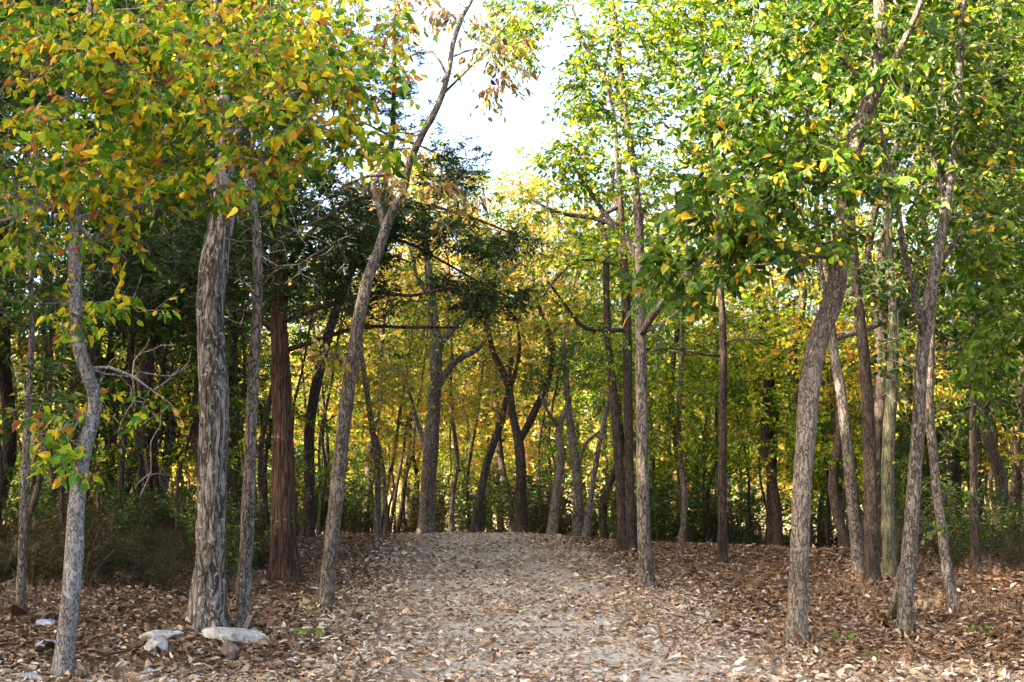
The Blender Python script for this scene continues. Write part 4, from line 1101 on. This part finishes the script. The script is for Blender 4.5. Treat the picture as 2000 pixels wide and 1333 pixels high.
# ------------------------------------------------------------------ far woods on the hill
P, c = [], []
for _ in range(420):
    x = rng.uniform(-150, 150); y = rng.uniform(128, 330)
    if not (-100 < px_of(x, y) < 2100): continue
    h = rng.uniform(4, 8); n = 130
    q = unit(rng.normal(size=(n, 3))) * rng.random((n, 1)) ** .4
    P.append(np.array([x, y, float(gz(x, y)) + h * .6]) + q * np.array([h * .5, h * .5, h * .55]))
    c.append(np.clip(rng.random() * .7 + rng.random(n) * .3, 0, 1))
P = np.concatenate(P); c = np.concatenate(c)
V, Fc, per = leaf_arrays(P, rng.normal(size=P.shape), rng.normal(size=P.shape), rng.uniform(.6, 1.3, len(P)), rng.uniform(.5, 1.0, len(P)), 'dia')
o = link('far_woods', mk_mesh('far_woods', V, [Fc], M['leaf_amber'], attr=np.repeat(c, per)), kind='stuff')
tag(o, 'distant sunlit autumn woods covering the far hillside', 'woods')

rng = np.random.default_rng(24)
# ------------------------------------------------------------------ leaf litter
def litter(n, y0, y1, L, kind, power=1.0):
    y = y0 + (y1 - y0) * rng.random(n) ** power
    x = rng.uniform(-1, 1, n) * (y * .43 + .8)
    pd = path_dist(x, y)
    dens = .14 + .34 * smooth(12, 19, y) + .55 * smooth(.55, 1.15, pd + .5 * (vnoise(x * 1.3, y * 1.3) - .5))
    dens *= .35 + 1.1 * smooth(.25, .7, vnoise(x * 2.2 + 20, y * 1.2 + 7))
    dens = np.where(y < 9.9 + .3 * vnoise(x * 2, y), np.maximum(dens, .5), dens)
    k = rng.random(n) < dens
    x, y = x[k], y[k]; n = len(x)
    z = gz(x, y) + rng.random(n) ** 2 * .022 + .004
    D = np.stack([rng.normal(size=n), rng.normal(size=n), rng.normal(0, .17, n)], -1)
    N_ = np.stack([rng.normal(0, .25, n), rng.normal(0, .25, n), np.ones(n)], -1)
    LL = L * np.clip(np.exp(rng.normal(-.15, .5, n)), .22, 2.1)
    c_ = rng.random(n)
    # paler bleached leaves on the path, browner ones under the trees
    pd = path_dist(x, y)
    shade_ = smooth(.8, 1.6, pd) * smooth(10.0, 11.5, y)
    c_ = np.where(rng.random(n) < .85 * shade_, c_ * .60, np.clip(.22 + .77 * c_ ** .62, 0, .99))
    return np.stack([x, y, z], -1), D, N_, LL, LL * rng.uniform(.4, .68, n), c_

P, D, N_, L_, W_, c_ = litter(270000, 8.8, 17, .058, 'hex', 1.05)
# the nearest leaves stand on their own
d_ = P[:, 1] - .0 * P[:, 0]
u, v, f = proj(P)
cand = np.nonzero((u > 5) & (u < 1995) & (v < 1328))[0]
cand = cand[np.argsort(-(L_[cand] / P[cand, 1]))][:300]
keep = np.ones(len(P), bool); keep[cand] = False
names = [(.30, 'dark brown curled fallen leaf on the ground', 'dark brown fallen leaves'), (.55, 'russet brown fallen leaf on the ground', 'russet fallen leaves'),
         (.80, 'tan dry fallen leaf on the ground', 'tan fallen leaves'), (2, 'bleached pale fallen leaf on the ground', 'bleached fallen leaves')]
for i_ in cand:
    cc = round(float(c_[i_]) * 20) / 20
    o = link('fallen_leaf', shared_leaf('litter', cc))
    o.matrix_basis = frame(D[i_], N_[i_], P[i_], L_[i_], W_[i_])
    for lim, lb, gp in names:
        if cc < lim:
            tag(o, lb, 'leaf', gp); break
V, Fc, per = leaf_arrays(P[keep], D[keep], N_[keep], L_[keep], W_[keep], 'hex', curl=rng.uniform(-1.2, 2.2, keep.sum()))
A1 = np.repeat(c_[keep], per)
o = link('leaf_litter', mk_mesh('leaf_litter', V, [Fc], M['litter'], attr=A1), kind='stuff'); tag(o, 'dry brown leaf litter covering the near part of the clearing', 'leaf litter')
P, D, N_, L_, W_, c_ = litter(260000, 17, 38, .07, 'dia', .95)
V, Fc, per = leaf_arrays(P, D, N_, L_, W_, 'dia', curl=rng.uniform(-1, 2, len(P)))
o = link('leaf_litter', mk_mesh('leaf_litter', V, [Fc], M['litter'], attr=np.repeat(c_, per)), kind='stuff'); tag(o, 'dry brown leaf litter thinning over the far part of the clearing', 'leaf litter')

HEAPS = []
for o_ in list(scene.objects):
    if o_.parent is None and o_.type == 'EMPTY' and o_.get('category') == 'tree' and 9 < o_.location.y < 27 and abs(px_of(o_.location.x, o_.location.y) - 1000) < 1050:
        HEAPS.append((o_.location.x, o_.location.y, .16 if o_.location.y < 16 else .2, 150))
for (px_, py_, r_, n_) in [(468, 1256, .30, 260), (298, 1284, .12, 120), (320, 1250, .22, 160), (450, 1286, .12, 90), (92, 1224, .1, 60), (88, 1266, .12, 70), (400, 1276, .1, 60), (290, 1316, .1, 50)]:
    b_ = ground_at(px_, py_); HEAPS.append((b_[0], b_[1], r_, n_))
hx, hy, hz = [], [], []
for (x_, y_, r_, n_) in HEAPS:
    a_ = rng.random(n_) * 6.283; d_ = r_ + np.abs(rng.normal(0, .14, n_)) - .02
    hx.append(x_ + d_ * np.cos(a_)); hy.append(y_ + d_ * np.sin(a_)); hz.append(.055 * np.exp(-(d_ - r_) / .1) * rng.random(n_) + .004)
hx = np.concatenate(hx); hy = np.concatenate(hy); n = len(hx)
P = np.stack([hx, hy, gz(hx, hy) + np.concatenate(hz)], -1)
D = np.stack([rng.normal(size=n), rng.normal(size=n), rng.normal(0, .35, n)], -1); N_ = np.stack([rng.normal(0, .45, n), rng.normal(0, .45, n), np.ones(n)], -1)
L_ = .062 * np.exp(rng.normal(0, .4, n))
V, Fc, per = leaf_arrays(P, D, N_, L_, L_ * rng.uniform(.4, .7, n), 'hex', curl=rng.uniform(-1.5, 2.5, n))
o = link('leaf_litter', mk_mesh('leaf_litter', V, [Fc], M['litter'], attr=np.repeat(.05 + .75 * rng.random(n), per)), kind='stuff'); tag(o, 'brown leaves heaped against the trunk bases and stones', 'leaf litter')
g = Geo(); n = 900
y_ = 9 + 18 * rng.random(n) ** 1.4; x_ = rng.uniform(-1, 1, n) * (y_ * .42 + .5); P0 = np.stack([x_, y_, gz(x_, y_) + .012], -1)
a_ = rng.random(n) * 6.283; l_ = rng.uniform(.06, .34, n); P1 = P0 + np.stack([l_ * np.cos(a_), l_ * np.sin(a_), rng.uniform(0, .03, n)], -1)
sticks(g, P0, P1, rng.uniform(.0018, .005, n), .0015)
o = link('twig_litter', g.mesh('twig_litter', M['twig_grey']), kind='stuff'); tag(o, 'small dry twigs strewn among the fallen leaves', 'twigs')
n = 5200
y_ = 9 + 10 * rng.random(n) ** 1.2; x_ = .55 - .065 * (y_ - 10) + rng.normal(0, .9, n); r_ = np.exp(rng.normal(-4.9, .4, n))
P = np.stack([x_, y_, gz(x_, y_) + r_ * .2], -1)
oc = np.array([(1, 0, 0), (0, 1, 0), (-1, 0, 0), (0, -1, 0), (0, 0, .7), (0, 0, -.7)])
V = (P[:, None, :] + oc[None] * r_[:, None, None] * rng.uniform(.6, 1.3, (n, 6, 1))).reshape(-1, 3)
tri = np.array([(0, 1, 4), (1, 2, 4), (2, 3, 4), (3, 0, 4), (1, 0, 5), (2, 1, 5), (3, 2, 5), (0, 3, 5)])
Fc = (np.arange(n)[:, None, None] * 6 + tri[None]).reshape(-1, 3)
PEB = (V, Fc)

# ------------------------------------------------------------------ stones
def rock_mat(name, a, b, c3):
    m, nt, N, Lk = new_mat(name)
    tc = N.new('ShaderNodeTexCoord'); no = N.new('ShaderNodeTexNoise'); no.inputs['Scale'].default_value = 16; no.inputs['Detail'].default_value = 8; no.inputs['Roughness'].default_value = .7
    Lk.new(tc.outputs['Object'], no.inputs['Vector'])
    r = ramp(N, [(.3, a), (.5, b), (.7, c3)]); Lk.new(no.outputs['Fac'], r.inputs[0])
    bs = N.new('ShaderNodeBsdfPrincipled'); bs.inputs['Roughness'].default_value = .9; Lk.new(r.outputs[0], bs.inputs['Base Color'])
    bp = N.new('ShaderNodeBump'); bp.inputs['Strength'].default_value = .8; bp.inputs['Distance'].default_value = .02
    Lk.new(no.outputs['Fac'], bp.inputs['Height']); Lk.new(bp.outputs[0], bs.inputs['Normal'])
    out = N.new('ShaderNodeOutputMaterial'); Lk.new(bs.outputs[0], out.inputs[0])
    return m
M['rock_pale'] = rock_mat('rock_pale', (.09, .08, .065), (.30, .285, .26), (.52, .51, .49))
M['rock_dark'] = rock_mat('rock_dark', (.04, .032, .026), (.10, .08, .065), (.18, .15, .125))
M['rock_blue'] = rock_mat('rock_blue', (.12, .13, .15), (.28, .31, .36), (.45, .48, .53))
o = link('pebbles', mk_mesh('pebbles', PEB[0], [PEB[1]], M['rock_pale']), kind='stuff'); tag(o, 'loose pale gravel pebbles on the bare path', 'gravel')
import bmesh
def rock(px, py, sx_, sy_, sz_, mat, label, seed, rz=0, tilt=0, sink=.3):
    b = ground_at(px, py)
    bm = bmesh.new(); bmesh.ops.create_icosphere(bm, subdivisions=4, radius=1)
    lr = np.random.default_rng(seed)
    planes = [(unit(lr.normal(size=3)), lr.uniform(.42, .8)) for _ in range(14)]
    for v_ in bm.verts:
        p = np.array(v_.co)
        for nrm, dd in planes:
            e = p @ nrm - dd
            if e > 0: p = p - nrm * e
        p = p * (1 + .06 * (vnoise(p[0] * 4 + seed, p[1] * 4 + p[2] * 3) - .5) + .03 * (vnoise(p[0] * 11 + seed, p[2] * 11 + p[1] * 7) - .5))
        v_.co = (p[0] * sx_, p[1] * sy_, p[2] * sz_)
    me = bpy.data.meshes.new('rock'); bm.to_mesh(me); bm.free(); me.materials.append(M[mat])
    o = link('rock', me); o.location = (b[0], b[1], float(gz(b[0], b[1])) + sz_ * (1.0 - sink)); o.rotation_euler = (0, tilt, rz)
    tag(o, label, 'rock')
rock(468, 1258, .36, .17, .10, 'rock_pale', 'long pale slab-like stone lying at the foot of the thickest trunk', 3, .15, .08)
rock(298, 1286, .13, .12, .13, 'rock_pale', 'pointed pale grey stone in the leaves between the crooked tree and the long slab', 7, .4, .1, .35)
rock(320, 1252, .26, .13, .09, 'rock_pale', 'flat weathered stone half buried behind the pointed pale stone', 12, .2, -.1, .75)
rock(450, 1285, .13, .11, .10, 'rock_dark', 'dark brown rounded stone tucked in front of the long pale slab', 15, 0, 0, .35)
rock(92, 1226, .11, .09, .06, 'rock_blue', 'small blue-grey stone left of the crooked tree', 18, .3, 0, .3)
rock(88, 1268, .14, .10, .05, 'rock_blue', 'flat blue-grey stone close against the crooked tree base', 21, .1, 0, .4)
rock(400, 1278, .10, .08, .05, 'rock_pale', 'small pale stone between the pointed stone and the dark stone', 24, .5, 0, .5)
rock(290, 1318, .10, .07, .04, 'rock_pale', 'little flat pale stone among bleached leaves in front of the pointed stone', 27, .1, 0, .5)
rock(60, 1331, .16, .10, .05, 'rock_pale', 'flat pale stone at the foot of the crooked tree, half covered by leaves', 30, .1, 0, .5)

# ------------------------------------------------------------------ fallen sticks
def stick(pts, r0, mat, label, name='fallen_branch'):
    P = []
    for (px, py, dz) in pts:
        b = ground_at(px, py); P.append([b[0], b[1], float(gz(b[0], b[1])) + dz])
    Q, q = resample(np.array(P), np.linspace(r0, r0 * .4, len(P)), .06)
    Q[1:-1] += rng.normal(0, r0 * .35, (len(Q) - 2, 3))
    g = Geo(); tube(g, Q, q, 7)
    k = len(Q) // 2
    tube(g, [Q[k], Q[k] + np.array([.08, .05, .06]), Q[k] + np.array([.14, .12, .09])], [q[k] * .6, q[k] * .4, q[k] * .2], 5)
    o = link(name, g.mesh(name, M[mat]))
    tag(o, label, 'branch')
stick([(1545, 1124, .22), (1530, 1116, .28), (1512, 1108, .30)], .028, 'bark_cedar', 'short red-brown broken branch leaning up left of the stout curving tree')
stick([(1645, 1128, .02), (1640, 1112, .08), (1648, 1100, .16)], .02, 'bark_brown', 'dark broken stick poking up left of the dark group of three')
stick([(1690, 1150, .03), (1735, 1146, .05), (1770, 1158, .03)], .02, 'bark_brown', 'dark fallen branch at the foot of the dark group of three')
stick([(1620, 1234, .02), (1660, 1226, .03), (1710, 1222, .03)], .012, 'twig_grey', 'thin grey stick lying between the stout curving tree and the twin-based tree')
stick([(160, 1150, .03), (175, 1140, .1), (190, 1128, .18)], .008, 'twig_grey', 'thin pale stick rising from the leaves right of the crooked tree')
stick([(1010, 1282, .015), (1030, 1279, .02), (1046, 1280, .015)], .012, 'bark_cedar', 'small brown stick lying on the bare gravel of the path')

# ------------------------------------------------------------------ seedlings and dry grass
def seedling(px, py, h, nleaf, L, label, seed):
    b = ground_at(px, py); lr = np.random.default_rng(seed)
    base = np.array([b[0], b[1], float(gz(b[0], b[1]))])
    root = empty('seedling', base, label, 'plant')
    g = Geo(); tube(g, [[0, 0, -.02], [.01, 0, h * .5], [0, .01, h]], [.004, .003, .002], 5)
    P = []
    for k in range(nleaf):
        a = k * 2.4; z = h * (.55 + .45 * k / nleaf)
        e = np.array([math.cos(a) * .05, math.sin(a) * .05, z + .02]); tube(g, [[0, 0, z - .02], e], [.002, .001], 4)
        d = np.array([math.cos(a), math.sin(a), .1 + lr.normal(0, .2)])
        o = bpy.data.objects.new('leaf', shared_leaf('leaf_green', round(.55 + .25 * lr.random(), 1))); C.objects.link(o); o.parent = root
        o.matrix_basis = frame(d, np.array([0, -.5, 1.]), e, L, L * .75)
    link('stem', g.mesh('stem', M['brush']), root)
seedling(606, 1262, .14, 5, .09, 'small bright green seedling in the leaves left of the path', 1)
seedling(1915, 1262, .16, 7, .07, 'small bright green seedling on the slope right of the twin-based tree', 2)
seedling(1648, 1262, .10, 5, .08, 'low green seedling at the foot of the stout curving tree', 3)
seedling(1708, 1290, .05, 4, .05, 'tiny green sprout in the leaves between the two right-hand front trees', 4)

# dry grass and dead stalks on the right-hand slope and by the thicket
pts = []
for (cx, cy_, rx, ry, n) in [(1850, 1190, 150, 22, 900), (1680, 1150, 60, 14, 500), (1950, 1110, 90, 18, 700), (1800, 1100, 60, 15, 400), (330, 1130, 220, 16, 700), (60, 1160, 90, 30, 400), (1600, 1280, 200, 30, 250)]:
    for _ in range(n // 9):
        b = ground_at(cx + rng.normal(0, rx * .6), min(1330, max(1065, cy_ + rng.normal(0, ry * .6))))
        for k in range(9): pts.append([b[0] + rng.normal(0, .16), b[1] + rng.normal(0, .2), 0])
P = np.array(pts); P[:, 2] = gz(P[:, 0], P[:, 1]) - .01
n = len(P)
V, Fc, per = leaf_arrays(P, np.stack([rng.normal(0, .45, n), rng.normal(0, .45, n), np.ones(n)], -1), rng.normal(size=(n, 3)), rng.uniform(.05, .20, n), rng.uniform(.003, .006, n), 'dia', curl=rng.uniform(-.12, .12, n))
o = link('dry_grass', mk_mesh('dry_grass', V, [Fc], M['litter'], attr=np.repeat(.35 + .45 * rng.random(n), per)), kind='stuff')
tag(o, 'sparse dry grass blades and dead stalks on the wooded slopes', 'grass')
